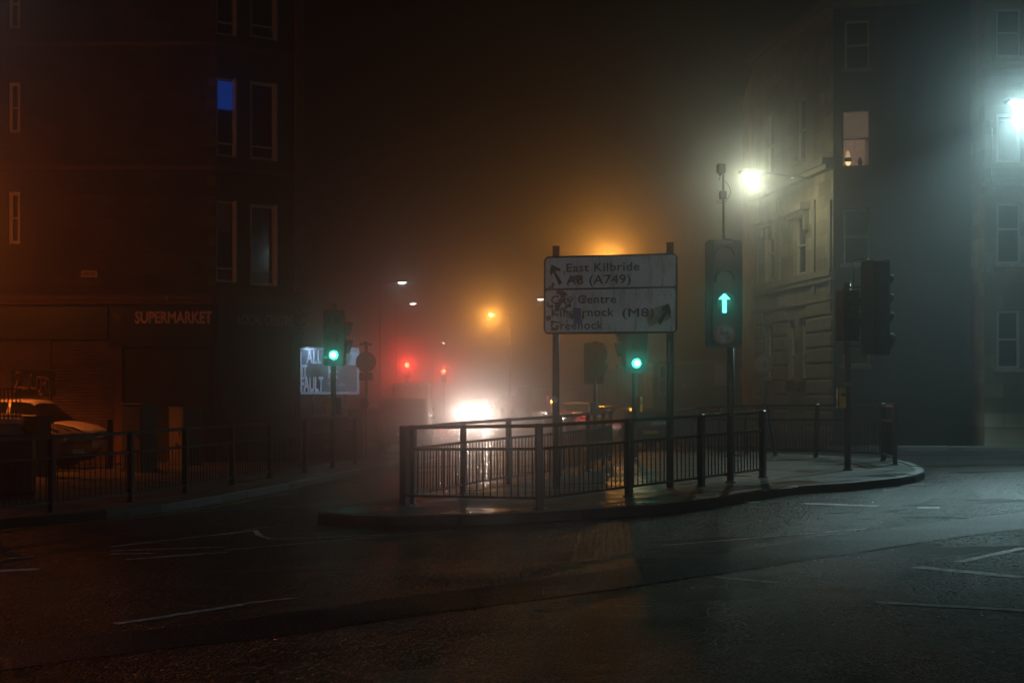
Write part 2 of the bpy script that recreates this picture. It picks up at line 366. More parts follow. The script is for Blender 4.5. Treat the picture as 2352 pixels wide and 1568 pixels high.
def R(px, py, k=0.):                                      # where a pixel of the road lies on the ground
    Y = (CZ-k)*F/(py-HY)
    for _ in range(12): Y = (CZ-k-g(X(px, Y), Y))*F/(py-HY)
    return (X(px, Y), Y)
ribbon('road_repair', [R(-400, 1575), R(0, 1512), R(300, 1474), R(600, 1440), R(900, 1396), R(1176, 1362), R(1500, 1316), R(1800, 1272), R(2100, 1225), R(2352, 1195), R(2800, 1150)],
       [.85, .85, .9, 1.0, 1.1, 1.3, 1.6], .004, M['patch'], jit=.02)
def mark(a, b, w=.08, jit=.012): w *= 1.7; ribbon('road_marking', [R(*a), R(*b)], [w, w], .004, M['white_line'], jit=jit, step=.12)
for a, b, w in [((250, 1256), (585, 1218), .05), ((560, 1216), (655, 1207), .05), ((625, 1238), (890, 1228), .07), ((290, 1285), (520, 1268), .06),
                ((520, 1263), (1040, 1218), .05), ((255, 1265), (520, 1256), .05), ((255, 1272), (350, 1271), .06), ((0, 1311), (90, 1307), .10),
                ((265, 1433), (560, 1388), .06), ((560, 1386), (690, 1372), .04), ((20, 1282), (80, 1278), .05),
                ((1680, 1150), (1738, 1154), .12), ((1845, 1156), (2018, 1162), .12), ((2108, 1166), (2158, 1166), .12),
                ((2200, 1291), (2352, 1258), .06), ((2100, 1302), (2352, 1326), .09), ((2010, 1383), (2352, 1402), .06), ((1640, 1325), (1780, 1338), .05),
                ((1520, 1253), (1990, 1214), .03), ((1440, 1140), (1400, 1143), .05)]:  # last stroke is a puddle glint painted as a line, no marking
    mark(a, b, w)
ribbon('road_marking', [R(585, 1218), R(600, 1232), R(628, 1238)], [.06, .08], .006, M['white_line'], jit=.02, step=.1)
ribbon('road_marking', [R(940, 1072), R(975, 1060), R(1010, 1050)], [.1, .1], .004, M['white_line'])
# drain and double lines along the left kerb
yl = mat('yellow_line', (.45, .30, .05), .45, var=.5, scale=12)
ll = [Vector((p.x+.35*1, p.y-.12)) for p in lk_c[8:34]]
ribbon('road_marking', [(p.x, p.y) for p in ll], [.06, .06], .004, yl, step=.4)

# ------------------------------------------------------------------ guard railings
def railing(label, pts, group='pedestrian guard railings', post=.08, lean=None, H=1.08, mid=.78, spacing=.11, square=True, z0=gp, cut_last=False):
    a0 = pts[0]; base = z0(*a0)
    t = thing('guard_railing', label, 'railing', (a0[0], a0[1], base), 0, group)
    tops = []
    for i, (x, y) in enumerate(pts):
        z = z0(x, y)-base; q = Vector((x-a0[0], y-a0[1], z))
        ln = (lean or {}).get(i, (random.uniform(-.012, .012), random.uniform(-.01, .01)))
        nx = pts[min(i+1, len(pts)-1)]; pv = pts[max(i-1, 0)]; rz = math.atan2(nx[1]-pv[1], nx[0]-pv[0])
        pw = post if not (i == 0) else post*1.15
        mbp = MB(); top = q+Vector((ln[0], ln[1], H+.02))
        mbp.box((0, 0, (H+.02)/2), (pw, pw, H+.04), rz, .008)
        v = []
        for (vx, vy, vz) in mbp.v: k = vz/(H+.02); v.append((q.x+vx+ln[0]*k, q.y+vy+ln[1]*k, q.z+vz))
        mbp.v = v; mbp.tube(q+Vector((0, 0, -.01)), q+Vector((0, 0, .015)), pw*.95, 12)
        mbp.build('post', M['rail'], t); tops.append((q, Vector((ln[0], ln[1], 0))))
    for i in range(len(pts)-1):
        (qa, la), (qb, lb) = tops[i], tops[i+1]
        def at(k, h):
            sag = 0; return qa.lerp(qb, k)+la.lerp(lb, k)*(h/H)+Vector((0, 0, h-sag))
        d = (qb-qa); L = Vector((d.x, d.y)).length; e = post/2/L
        mbp = MB(); 
        for h, r in ((H, .024), (mid, .019), (.14, .017)):
            if square: mbp.rect(at(e, h), at(1-e, h), r*2, r*2)
            else: mbp.tube(at(e, h), at(1-e, h), r, 10)
        n = max(2, int(L/spacing))
        for k in range(1, n):
            u = k/n+random.uniform(-.002, .002); b = random.gauss(0, .008)
            mbp.tube(at(u, .14), at(clamp(u+b*.4/L, .01, .99), mid), .0095, 6, cap=False)
        mbp.build('infill_panel', M['rail'], t)
    return t
railing('black railing along the front of the island below the direction sign, nearest the camera',
        [(-1.49, 18.95), (.36, 17.75), (1.66, 19.4), (2.9, 20.9), (4.15, 22.6)], post=.095)
railing('black curved railing on the far side of the island, in front of the headlights',
        [(-1.40, 19.12), (-.75, 21.0), (-.05, 22.6), (.85, 24.2), (1.45, 26), (1.87, 28), (2.15, 29.8)], post=.08)
railing('black railing with a bent post at the back of the island',
        [(4.2, 36), (4.54, 34), (4.94, 32.4), (5.34, 31), (5.74, 29.7), (6.3, 28.3), (7.18, 26.4), (7.0, 24.95)], lean={4: (-.17, 0), 5: (.03, .02)}, post=.075)
railing('long black railing along the left pavement in front of the supermarket',
        [(-9.4, 15.9), (-8.1, 17.0), (-7.3, 18.2), (-6.64, 19.7), (-5.93, 21.25), (-5.5, 23.0), (-5.08, 24.8), (-4.7, 26.5), (-4.28, 28.2), (-3.95, 30.1), (-3.66, 31.9)], post=.085)

# ------------------------------------------------------------------ traffic signals
M['lens_red'] = mat('unlit_red_lens', (.10, .012, .01), .2, spec=.6)
M['lens_amber'] = mat('unlit_amber_lens', (.10, .045, .01), .2, spec=.6)
M['lens_dark'] = mat('unlit_green_lens', (.01, .04, .03), .5, spec=.3)
M['lit_green'] = mat('lit_green_lens', (.02, .1, .08), .4, emis=(.05, 1, .72), estr=9, var=.1)
M['lit_core'] = mat('lit_green_core', (.02, .1, .08), .4, emis=(.45, 1, .9), estr=14, var=.1)
M['lit_arrow'] = mat('lit_green_arrow', (.02, .1, .08), .4, emis=(.12, 1, .78), estr=5, var=.1)
M['lit_red'] = mat('lit_red_lens', (.1, .02, .02), .4, emis=(1, .10, .03), estr=40, var=.1)
GREEN = (.04, 1., .68)
def head(parent, c, yaw, w, h, lens, depth=.16, board=None, cut=.05, vis=.16, vr=None, nov=()):
    """signal head: c = centre of its front face, yaw = 0 faces the camera (-y). lens: list of (dz, radius, material key)"""
    M4 = T(c[0], c[1], c[2], yaw)
    MB().prism(rrect(w, h, cut), .0, depth).build('housing', M['black'], parent, M4)
    if board:
        mb = MB(); mb.prism(rrect(board[0], board[1], .07), .05, .062); mb.build('backing_board', M['board'], parent, M4)
    for i, (dz, r, mk) in enumerate(lens):
        lo = MB(); n = 20; vs = [(0, -.03, dz)]
        for k in range(3):
            rr = r*(k+1)/3; yy = -.03+.024*((k+1)/3)**2; vs += [(rr*cos(2*pi*a/n), yy, dz+rr*sin(2*pi*a/n)) for a in range(n)]
        fs = [(0, 1+a, 1+(a+1) % n) for a in range(n)]
        for k in range(2): fs += [(1+k*n+a, 1+(k+1)*n+a, 1+(k+1)*n+(a+1) % n, 1+k*n+(a+1) % n) for a in range(n)]
        lo.add(vs, fs, True); lo.build('lens', M[mk], parent, M4)
        if i in nov: continue
        vo = MB(); R1 = (vr or r*1.18); m = 22; vs = []; a0, a1 = radians(-62), radians(242)
        for k in range(m+1):
            a = a0+(a1-a0)*k/m; top = max(0, sin(a)); L = vis*(.42+.58*(.5+.5*sin(a)))
            for (yy, rr) in ((0, R1), (-L, R1*.97), (-L, R1*.97-.006), (0, R1-.008)): vs.append((rr*cos(a), yy, dz+rr*sin(a)))
        fs = [(4*k+j, 4*k+4+j, 4*k+4+(j+1) % 4, 4*k+(j+1) % 4) for k in range(m) for j in range(4)]
        vo.add(vs, fs, True); vo.build('visor', M['black'], parent, M4)
def pole(parent, h, r=.057, name='pole', m=None, x=0, y=0, cap=True):
    mb = MB(); mb.tube((x, y, -.05), (x, y, h), r, 20)
    if cap: mb.tube((x, y, h), (x, y, h+.02), r*1.08, 20)
    mb.tube((x, y, 0), (x, y, .03), r*1.5, 20)
    return mb.build(name, m or M['steel'], parent)
def button_box(parent, c, d, m, rz=0, face=True):
    b = MB().box(c, d, rz, .012).build('push_button_box', m, parent)
    if face:
        cr, sr = cos(rz), sin(rz)
        def q(x, y): return (c[0]+x*cr-y*sr, c[1]+x*sr+y*cr)
        p = q(0.01, -d[1]/2-.004); MB().box((p[0], p[1], c[2]+d[2]*.17), (d[0]*.7, .01, d[2]*.16), rz).build('panel', M['black'], b)

# left green signal
x0, y0 = X(766, 30.5), 30.5; z0 = gp(x0, y0)
t = thing('traffic_signal', 'traffic signal showing round green in front of the lit billboard', 'traffic signal', (x0, y0, z0), 0, 'traffic signals at the junction')
pole(t, Zt(700, y0)-z0); k = y0/F
mb = MB(); mb.tube((0, 0, Zt(712, y0)-z0), (0, 0, Zt(699, y0)-z0), .068, 16); mb.build('pole_cap', mat('weathered_cap', (.3, .16, .08), .6), t)
hc = ((769-766)*k, -.10, Zt(776, y0)-z0)
head(t, (hc[0]-.01, -.12, hc[2]), radians(-6), .46, 1.24, [(.36, .10, 'lens_red'), (0.0, .10, 'lens_amber'), (-.385, .10, 'lit_green')], nov=(2,))
MB().prism(circ(.06, 16, 0, -.385), -.05, -.032).build('lamp_core', M['lit_core'], t, T(hc[0]-.01, -.12, hc[2], radians(-6)))
head(t, (.25, .10, hc[2]-.02), radians(90), .36, 1.1, [(.22, .11, 'lens_red'), (-.18, .11, 'lens_dark')], vis=.17, vr=.165)
button_box(t, (-.075, -.02, Zt(931, y0)-z0), (.09, .14, .36), M['orange_box'], radians(-60))
button_box(t, (.10, .03, Zt(933, y0)-z0), (.10, .12, .38), M['black'], radians(20), False)
lamp('lamp', 'POINT', (hc[0]-.02, -.30, hc[2]-.385), 6, GREEN, t, .07)

# middle green signal, half behind the direction sign
x0, y0 = X(1457, 30), 30.; z0 = gp(x0, y0)
t = thing('traffic_signal', 'traffic signal showing round green, its top behind the direction sign', 'traffic signal', (x0, y0, z0), 0, 'traffic signals at the junction')
pole(t, Zt(735, y0)-z0, .055); k = y0/F
hc = ((1461-1457)*k, -.12, Zt(794, y0)-z0)
head(t, hc, radians(5), .49, 1.2, [(.36, .10, 'lens_red'), (0.0, .10, 'lens_amber'), (-.385, .10, 'lit_green')], nov=(2,))
MB().prism(circ(.058, 16, .01, -.385), -.05, -.032).build('lamp_core', M['lit_core'], t, T(*hc, radians(5)))
head(t, (-.26, .10, hc[2]+.03), radians(-90), .36, 1.0, [(.2, .11, 'lens_red'), (-.12, .11, 'lens_dark')], vis=.17, vr=.165)
button_box(t, (.105, -.02, Zt(929, y0)-z0), (.09, .14, .34), M['orange_box'], radians(35))
lamp('lamp', 'POINT', (hc[0], -.30, hc[2]-.385), 6, GREEN, t, .07)

# the dark one seen from behind
x0, y0 = X(1368, 33), 33.; z0 = gp(x0, y0)
t = thing('traffic_signal', 'dark traffic signal seen from behind, left of the half hidden green signal', 'traffic signal', (x0, y0, z0), 0, 'traffic signals at the junction')
pole(t, Zt(792, y0)-z0, .05)
head(t, (-.02, .12, Zt(834, y0)-z0), radians(172), .48, .97, [(.28, .10, 'lens_red'), (0, .10, 'lens_amber'), (-.28, .10, 'lens_dark')], board=(.5, 1.0))
MB().tube((0, 0, Zt(792, y0)-z0), (0, 0, Zt(784, y0)-z0), .07, 14).build('pole_cap', M['black'], t)
head(t, (.23, .04, Zt(829, y0)-z0), radians(90), .3, .72, [(.16, .1, 'lens_red'), (-.16, .1, 'lens_dark')], vis=.08, vr=.13)
button_box(t, (-.10, 0, Zt(938, y0)-z0), (.11, .13, .30), M['black'], 0, False)

# arrow signal with the mast on top
x0, y0 = X(1678, 21.6), 21.6; z0 = gp(x0, y0); k = y0/F
t = thing('traffic_signal', 'tall traffic signal showing a green up arrow, sensor mast on top', 'traffic signal', (x0, y0, z0), 0, 'traffic signals at the junction')
pole(t, Zt(700, y0)-z0)
hx = (1661-1678)*k; hz = Zt(676, y0)-z0
M4 = T(hx, -.14, hz, 0)
MB().prism(rrect(.585, 1.70, .075), .07, .09).build('backing_board', M['board'], t, M4)
MB().prism(rrect(.38, 1.56, .05), -.02, .068).build('housing', M['black'], t, M4)
border = mat('grey_border_tape', (.32, .33, .31), .5)
mbb = MB(); mbb.box((0, .064, .82), (.29, .006, .05)); mbb.build('border_strip', border, t, M4)
mbb = MB(); mbb.box((0, .064, -.82), (.50, .006, .045)); mbb.build('border_strip', mat('dim_border_tape', (.12, .12, .12), .5), t, M4)
for dz, mk in ((.59, 'lens_red'), (.21, 'lens_amber')):
    MB().prism(circ(.125, 24, 0, dz), -.035, -.021).build('lens', M[mk], t, M4)
ld = (697-676)*-k
MB().prism(circ(.135, 28, -.01, ld), -.03, -.021).build('lens', M['black'], t, M4)
ar = [(-.028, -.155), (.036, -.155), (.036, .055), (.095, .055), (.004, .155), (-.09, .055), (-.028, .055)]
MB().prism([(a-.01, b+ld) for a, b in ar], -.04, -.031).build('arrow', M['lit_arrow'], t, M4)
for dz in (.59, .21, ld):
    vo = MB(); vs = []; m = 26; a0, a1 = radians(0), radians(205)
    for i in range(m+1):
        a = a0+(a1-a0)*i/m-radians(10)
        L = .16*(.35+.65*(.5+.5*sin(a)))
        for (yy, rr) in ((-.02, .150), (-.02-L, .146), (-.02-L, .142), (-.02, .144)): vs.append((rr*cos(a)-.01, yy, dz+rr*sin(a)))
    vo.add(vs, [(4*i+j, 4*i+4+j, 4*i+4+(j+1) % 4, 4*i+(j+1) % 4) for i in range(m) for j in range(4)], True); vo.build('visor', M['black'], t, M4)
# no left turn roundel
rz_ = (768-676)*-k
ns = MB().prism(circ(.165, 32, 0, rz_), -.06, -.021).build('no_left_turn_sign', mat('sign_face_dim', (.30, .30, .30), .4, var=.5, scale=9), t, M4)
mb = MB(); n = 36; vs = []
for i in range(n):
    a = 2*pi*i/n
    for rr, yy in ((.172, -.064), (.172, -.02), (.135, -.064)): vs.append((rr*cos(a), yy, rz_+rr*sin(a)))
mb.add(vs, [(3*i, 3*((i+1) % n), 3*((i+1) % n)+1, 3*i+1) for i in range(n)]+[(3*i, 3*i+2, 3*((i+1) % n)+2, 3*((i+1) % n)) for i in range(n)])
redm = mat('sign_red', (.42, .03, .015), .4, var=.3)
mb.build('red_ring', redm, ns, M4)
mb = MB(); mb.prism([(a, b+rz_) for a, b in ((-.10, .075), (-.075, .10), (.10, -.075), (.075, -.10))], -.067, -.062)
mb.build('red_bar', redm, ns, M4)
mb = MB(); mb.prism([(a, b+rz_) for a, b in ((.015, -.10), (.05, -.10), (.05, .035), (-.03, .035), (-.03, .07), (-.095, .018), (-.03, -.035), (-.03, 0), (.015, 0))], -.0635, -.061)
mb.build('arrow', M['black'], ns, M4)
# mast
mx = (1662-1678)*k
mb = MB(); mb.tube((mx, 0, Zt(560, y0)-z0), (mx-.005, 0, Zt(395, y0)-z0), .019, 12); mb.tube((mx, 0, Zt(560, y0)-z0), (mx, 0, Zt(540, y0)-z0), .024, 12)
mb.rect((mx, 0, Zt(551, y0)-z0), (mx+.14, 0, Zt(551, y0)-z0), .05, .025); mb.build('mast', M['steel'], t)
sb = MB().box((mx-.045, -.04, Zt(388.5, y0)-z0), (.125, .11, .145), radians(10), .01).build('sensor_box', mat('sensor_cream', (.26, .23, .18), .5), t)
mb = MB(); mb.tube((mx-.06, -.04, Zt(399, y0)-z0), (mx-.06, -.04, Zt(405, y0)-z0), .03, 12, .014); mb.tube((mx-.06, -.04, Zt(405, y0)-z0), (mx-.075, -.04, Zt(415, y0)-z0), .005, 6); mb.build('sensor_tip', M['black'], sb)
cb = MB().box((mx-.02, -.05, Zt(449.5, y0)-z0), (.105, .08, .13), radians(14), .01).build('control_box', mat('box_orange', (.28, .14, .06), .5), t)
MB().box((mx-.045, -.098, Zt(452, y0)-z0), (.012, .006, .016)).build('indicator', mat('blue_led', (.01, .02, .2), .4, emis=(.02, .12, 1), estr=3), cb)
MB().box((mx-.045, -.098, Zt(447.5, y0)-z0), (.012, .006, .016)).build('indicator', mat('green_led', (.02, .2, .02), .4, emis=(.2, .8, .05), estr=.8), cb)
mb = MB(); pts = [Vector((mx+.02+.09*sin(pi*i/10)*1.0, 0, Zt(415+50*i/10, y0)-z0)) for i in range(11)]; mb.path(pts, .004, 6)
pts = [Vector((mx-.06+.055*cos(a), -.03, Zt(464, y0)-z0+.022*sin(a))) for a in [2*pi*i/12 for i in range(13)]]; mb.path(pts, .004, 6)
mb.build('cable', M['black'], t)
for py, hh, cc in ((872, .14, (.08, .08, .08)), (886, .02, (.3, .3, .3))):
    MB().tube((0, 0, Zt(py, y0)-z0-hh/2), (0, 0, Zt(py, y0)-z0+hh/2), .0585, 20, cap=False).build('sticker', mat('pole_sticker_%d' % py, cc, .6, var=.6, scale=40), t)
text_mesh('sticker_text', '4XJ E', mat('sticker_white', (.4, .4, .4), .6), t, T(-.045, -.0595, Zt(884, y0)-z0), height=.05, width=.08, extrude=0)
lamp('lamp', 'POINT', (hx, -.30, hz+ld), 1.8, GREEN, t, .09)

# right signal: four-aspect head facing right and a pedestrian head facing left, seen dark
x0, y0 = X(1947, 23.8), 23.8; z0 = gp(x0, y0); k = y0/F
t = thing('traffic_signal', 'dark traffic signal beside the kerb corner with four visors facing right', 'traffic signal', (x0, y0, z0), 0, 'traffic signals at the junction')
pole(t, Zt(651, y0)-z0, .056, m=mat('brown_pole', (.11, .075, .055), .5, var=.35, scale=8))
hx = (2021-1947)*k; cz = Zt(707, y0)-z0
M4 = T(hx, -.05, cz, radians(108))
MB().prism(rrect(.40, 1.62, .05), 0, .27).build('housing', M['black'], t, M4)
MB().prism(rrect(.42, 1.66, .06), -.05, -.005).build('backing_board', M['board'], t, M4)
for dz, r in ((.478, .10), (.147, .10), (-.175, .10), (-.59, .15)):
    MB().prism(circ(r, 20, 0, dz), -.07, -.055).build('lens', M['lens_dark'], t, M4)
    vo = MB(); vs = []; m = 20; a0, a1 = radians(-55), radians(235); R1 = r*1.05
    for i in range(m+1):
        a = a0+(a1-a0)*i/m; L = .19*(.45+.55*(.5+.5*sin(a)))
        for (yy, rr) in ((-.05, R1), (-.05-L, R1), (-.05-L, R1-.006), (-.05, R1-.006)): vs.append((rr*cos(a), yy, dz+rr*sin(a)))
    vo.add(vs, [(4*i+j, 4*i+4+j, 4*i+4+(j+1) % 4, 4*i+(j+1) % 4) for i in range(m) for j in range(4)], True); vo.build('visor', mat('visor_matt', (.006, .006, .006), .9, spec=.1), t, M4)
pc = ((1951-1947)*k, -.16, Zt(725.5, y0)-z0)
M4 = T(pc[0], pc[1], pc[2], radians(28))
ph = MB().prism(rrect(.36, .875, .03), 0, .2).build('pedestrian_housing', M['black'], t, M4)
for dz in (.19, -.17):
    mb = MB(); mb.prism(circ(.105, 20, .02, dz), -.012, -.001); mb.build('lens', M['lens_dark'], t, M4)
    vo = MB(); vs = []
    for i in range(17):
        a = radians(-10+200*i/16)
        for (yy, rr) in ((0, .135), (-.12, .13), (-.12, .124), (0, .128)): vs.append((.02+rr*cos(a), yy, dz+rr*sin(a)))
    vo.add(vs, [(4*i+j, 4*i+4+j, 4*i+4+(j+1) % 4, 4*i+(j+1) % 4) for i in range(16) for j in range(4)], True); vo.build('visor', M['black'], t, M4)
mb = MB(); c1 = Zt(596, y0)-z0
mb.path([Vector(((1994-1947)*k, -.05, c1-.01)), Vector(((1970-1947)*k, -.02, c1)), Vector(((1963-1947)*k, 0, c1-.02)), Vector(((1960-1947)*k, 0, Zt(655, y0)-z0))], .011, 8)
mb.rect(Vector(((1936-1947)*k, -.03, Zt(662, y0)-z0)), Vector(((1936-1947)*k, -.03, Zt(812, y0)-z0)), .03, .03)
mb.rect(Vector((0, -.03, Zt(795, y0)-z0)), Vector(((2000-1947)*k, -.03, Zt(795, y0)-z0)), .05, .04)
mb.rect(Vector((0, -.03, Zt(660, y0)-z0)), Vector(((2000-1947)*k, -.03, Zt(660, y0)-z0)), .05, .04)
mb.build('bracket', M['black'], t)
bb = MB().box(((1932-1947)*k-.005, -.06, Zt(914, y0)-z0), (.13, .13, .35), 0, .012).build('push_button_box', M['yellow'], t)
MB().box(((1934-1947)*k-.005, -.128, Zt(906, y0)-z0), (.085, .01, .055)).build('panel', M['black'], bb)
MB().box(((1923-1947)*k-.004, -.06, Zt(914, y0)-z0), (.022, .15, .36), 0, .005).build('edge_cover', M['black'], bb)
MB().tube((0, 0, Zt(886, y0)-z0), (0, 0, Zt(878, y0)-z0), .0575, 20, cap=False).build('sticker', mat('pale_sticker', (.35, .3, .28), .6), t)

# ------------------------------------------------------------------ direction sign
yl_, yr_ = 21.5, 20.95
pl = Vector((X(1277, yl_), yl_)); pr = Vector((X(1539, yr_), yr_))
base = gp(pl.x, pl.y)
t = thing('direction_sign', 'white two-panel road direction sign with peeling stickers on two grey poles', 'road sign', (pl.x, pl.y, base))
rel = pr-pl
for q, pyt in ((Vector((0, 0)), 565), (rel, 557)):
    yy = pl.y+q.y; zt = Zt(pyt, yy)-base
    zb = gp(pl.x+q.x, yy)-base
    mb = MB(); mb.tube((q.x, q.y, zb-.03), (q.x, q.y, zt), .056, 20); mb.tube((q.x, q.y, zt-.012), (q.x, q.y, zt), .06, 20); mb.build('pole', M['steel'], t)
ang = math.atan2(rel.y, rel.x); ux = Vector((cos(ang), sin(ang), 0)); nn = Vector((sin(ang), -cos(ang), 0))
# sign board corners: left/right edges on this line
def on_line(px):
    a = (px-CX)/F; s = (a*pl.y-pl.x)/(ux.x-a*ux.y); return s
sL, sR = on_line(1252), on_line(1558); yL = pl.y+ux.y*sL; yR = pl.y+ux.y*sR
zTL, zBL, zTR, zBR = Zt(590, yL)-base, Zt(768, yL)-base, Zt(582, yR)-base, Zt(765, yR)-base
W = sR-sL; H = ((zTL-zBL)+(zTR-zBR))/2; tilt = math.atan2(((zTR+zBR)-(zTL+zBL))/2, W)
cen = Vector((ux.x*(sL+sR)/2, ux.y*(sL+sR)/2, (zTL+zBL+zTR+zBR)/4))+nn*.075
SM = Matrix.Translation(cen) @ Matrix.Rotation(ang, 4, 'Z') @ Matrix.Rotation(-tilt, 4, 'Y')
bd = MB().prism(rrect(W, H, .085), 0, .012); bd.prism([(-W/2+.1, .25), (W/2-.1, .25), (W/2-.1, .3), (-W/2+.1, .3)], .012, .045); bd.prism([(-W/2+.1, -.3), (W/2-.1, -.3), (W/2-.1, -.25), (-W/2+.1, -.25)], .012, .045)
signblack = mat('sign_black', (.012, .012, .012), .5, var=.3)
board = bd.build('sign_board', signblack, t, SM)
def sign_face_mat():
    m = mat('sign_white', (.78, .77, .77), .5, var=.12, scale=3)
    nt = m.node_tree; N = nt.nodes; L = nt.links; b = N['Principled BSDF']
    src = b.inputs['Base Color'].links[0].from_socket
    tc = N['Texture Coordinate'] if 'Texture Coordinate' in N else N.new('ShaderNodeTexCoord')
    nz = N.new('ShaderNodeTexNoise'); nz.inputs['Scale'].default_value = 2.2; nz.inputs['Detail'].default_value = 7; nz.inputs['Roughness'].default_value = .7
    mp = N.new('ShaderNodeMapping'); mp.inputs['Scale'].default_value = (5, 1, .7); L.new(tc.outputs['Object'], mp.inputs[0]); L.new(mp.outputs[0], nz.inputs['Vector'])
    cr = N.new('ShaderNodeValToRGB'); cr.color_ramp.elements[0].position = .30; cr.color_ramp.elements[0].color = (.45, .40, .30, 1); cr.color_ramp.elements[1].position = .48; cr.color_ramp.elements[1].color = (1, 1, 1, 1)
    L.new(nz.outputs['Fac'], cr.inputs[0])
    mm = N.new('ShaderNodeMix'); mm.data_type = 'RGBA'; mm.blend_type = 'MULTIPLY'; mm.inputs['Factor'].default_value = .9
    L.new(src, mm.inputs['A']); L.new(cr.outputs[0], mm.inputs['B']); L.new(mm.outputs['Result'], b.inputs['Base Color'])
    return m
swm = sign_face_mat()
s = W/1870.0                                       # crop pixels to metres: the sign spans x 100..1970, y 240..1350 there
def SX(cx): return (cx-100)*s-W/2
def SZ(cx, cy): return -(cy-(268+(cx-100)*(-58/1870.)))*(H/1075.)+H/2     # top edge runs from y 268 to y 210
MB().prism(rrect(W-.058, .392*H, .04, cz=H/2-.028-.196*H), -.004, -.0005).build('upper_panel', swm, t, SM)
MB().prism(rrect(W-.058, .540*H, .04, cz=-H/2+.028+.270*H), -.004, -.0005).build('lower_panel', swm, t, SM)
ink = mat('sign_ink', (.012, .012, .013), .5)
def words(txt, x0c, x1c, ybase, cap, name='lettering'):
    text_mesh(name, txt, ink, t, SM @ Matrix.Translation((SX(x0c), -.0045, SZ(x0c, ybase)+0)) , width=(x1c-x0c)*s, height=cap*H/1075., extrude=.001, offset=.018, spacing=1.08)
words('East Kilbride', 425, 1450, 478, 118)
words('A8 (A749)', 425, 1330, 650, 125)
words('City Centre', 205, 1128, 922, 118)
words('Kilmarnock', 215, 1095, 1098, 118)
words('(M8)', 1215, 1655, 1080, 118)
words('Greenock', 205, 945, 1275, 118)
def arrow2(pts, nm='arrow_symbol'): MB().prism([(SX(a), SZ(a, b)) for a, b in pts], -.0058, -.0045).build(nm, ink, t, SM)
arrow2([(208, 380), (330, 432), (345, 470), (262, 462), (362, 628), (322, 662), (235, 480), (210, 540), (186, 480)])
arrow2([(1858, 895), (1888, 1005), (1858, 1062), (1838, 1010), (1745, 1182), (1700, 1140), (1800, 985), (1752, 1000), (1770, 935)])
# paper and sticker remains
def torn(c, rx, rz_, col, n=14, seed=0, yo=-.0065, nm='sticker_remains', rot=0.):
    rr = random.Random(seed); pts = []
    for i in range(n):
        a = 2*pi*i/n; q = rr.uniform(.7, 1.1); x, z = rx*q*cos(a), rz_*q*sin(a)
        pts.append((SX(c[0])+x*cos(rot)-z*sin(rot), SZ(*c)+x*sin(rot)+z*cos(rot)))
    m = mat('sticker_%s' % '_'.join('%d' % (v*100) for v in col), col, .55, var=.6, scale=30)
    MB().prism(pts, yo, yo+.001).build(nm, m, t, SM)
rr = random.Random(5)
greys = [(.12, .12, .11), (.3, .3, .28), (.07, .07, .07), (.42, .41, .38), (.2, .17, .13)]
for i in range(34):
    cx = rr.gauss(330, 110); cy = rr.gauss(900, 170)
    if cx < 150 or cy < 640: continue
    torn((cx, cy), rr.uniform(.015, .06), rr.uniform(.012, .045), rr.choice(greys), 11, i, -.006-.0003*i)
for (c, rx, rz_, col) in (((300, 960), .045, .10, (.05, .03, .03)), ((335, 910), .02, .075, (.03, .09, .26)), ((385, 890), .035, .02, (.02, .02, .02)), ((460, 950), .06, .02, (.07, .05, .12)),
                          ((520, 1085), .045, .05, (.02, .16, .05)), ((665, 1085), .03, .05, (.02, .16, .05)), ((455, 1080), .02, .055, (.42, .40, .40)),
                          ((400, 490), .012, .035, (.03, .30, .12)), ((925, 620), .02, .018, (.22, .13, .10)), ((250, 1270), .07, .03, (.11, .09, .05)),
                          ((560, 560), .10, .05, (.22, .2, .17)), ((170, 1120), .05, .05, (.16, .14, .12)), ((680, 850), .05, .05, (.3, .29, .26))):
    torn(c, rx, rz_, col, 10, int(c[0]), -.0175)
MB().prism([(SX(a), SZ(a, b)) for a, b in ((515, 970), (640, 975), (635, 1130), (660, 1135), (650, 1195), (540, 1190), (530, 1130), (545, 1125))], -.0185, -.0178).build('festival_sticker', mat('purple_sticker', (.10, .09, .34), .5, var=.5, scale=25), t, SM)
MB().prism([(SX(a), SZ(a, b)) for a, b in ((545, 1130), (660, 1135), (655, 1195), (540, 1188))], -.0192, -.0186).build('festival_sticker', mat('blue_sticker', (.03, .20, .42), .5, var=.4, scale=25), t, SM)
MB().prism([(SX(a), SZ(a, b)) for a, b in ((1535, 1010), (1600, 985), (1650, 960), (1760, 920), (1838, 892), (1898, 1080), (1800, 1130), (1700, 1165), (1578, 1215))], -.0056, -.0047).build('paper_patch', mat('yellowed_paper', (.42, .39, .28), .6, var=.45, scale=9), t, SM)
for i in range(10):
    cx = 1095+i*88; torn((cx, 775+rr.uniform(-6, 6)), .009, .009, (.10, .05, .03), 7, 90+i, -.0055, 'bolt_stain')
for (cx, cy) in ((160, 360), (1900, 295), (1900, 485), (1905, 835), (1905, 955), (1905, 1150), (1905, 1240), (160, 1270)): torn((cx, cy), .006, .006, (.05, .04, .03), 7, cx+cy, -.0055, 'bolt_stain')
MB().box((rel.x-.02, rel.y-.056, Zt(808, yr_)-base), (.03, .006, .30)).build('pole_sticker', mat('label_strip', (.24, .22, .15), .6, var=.7, scale=50), t)
MB().box((rel.x-.01, rel.y-.057, Zt(884, yr_)-base), (.026, .006, .045)).build('pole_sticker', M['grey_plate'], t)
MB().prism(circ(.05, 14), -.060, -.053).build('pole_sticker', mat('round_sticker', (.45, .45, .45), .6, var=.5, scale=20), t, T(-.02, 0, Zt(917, yl_)-base))

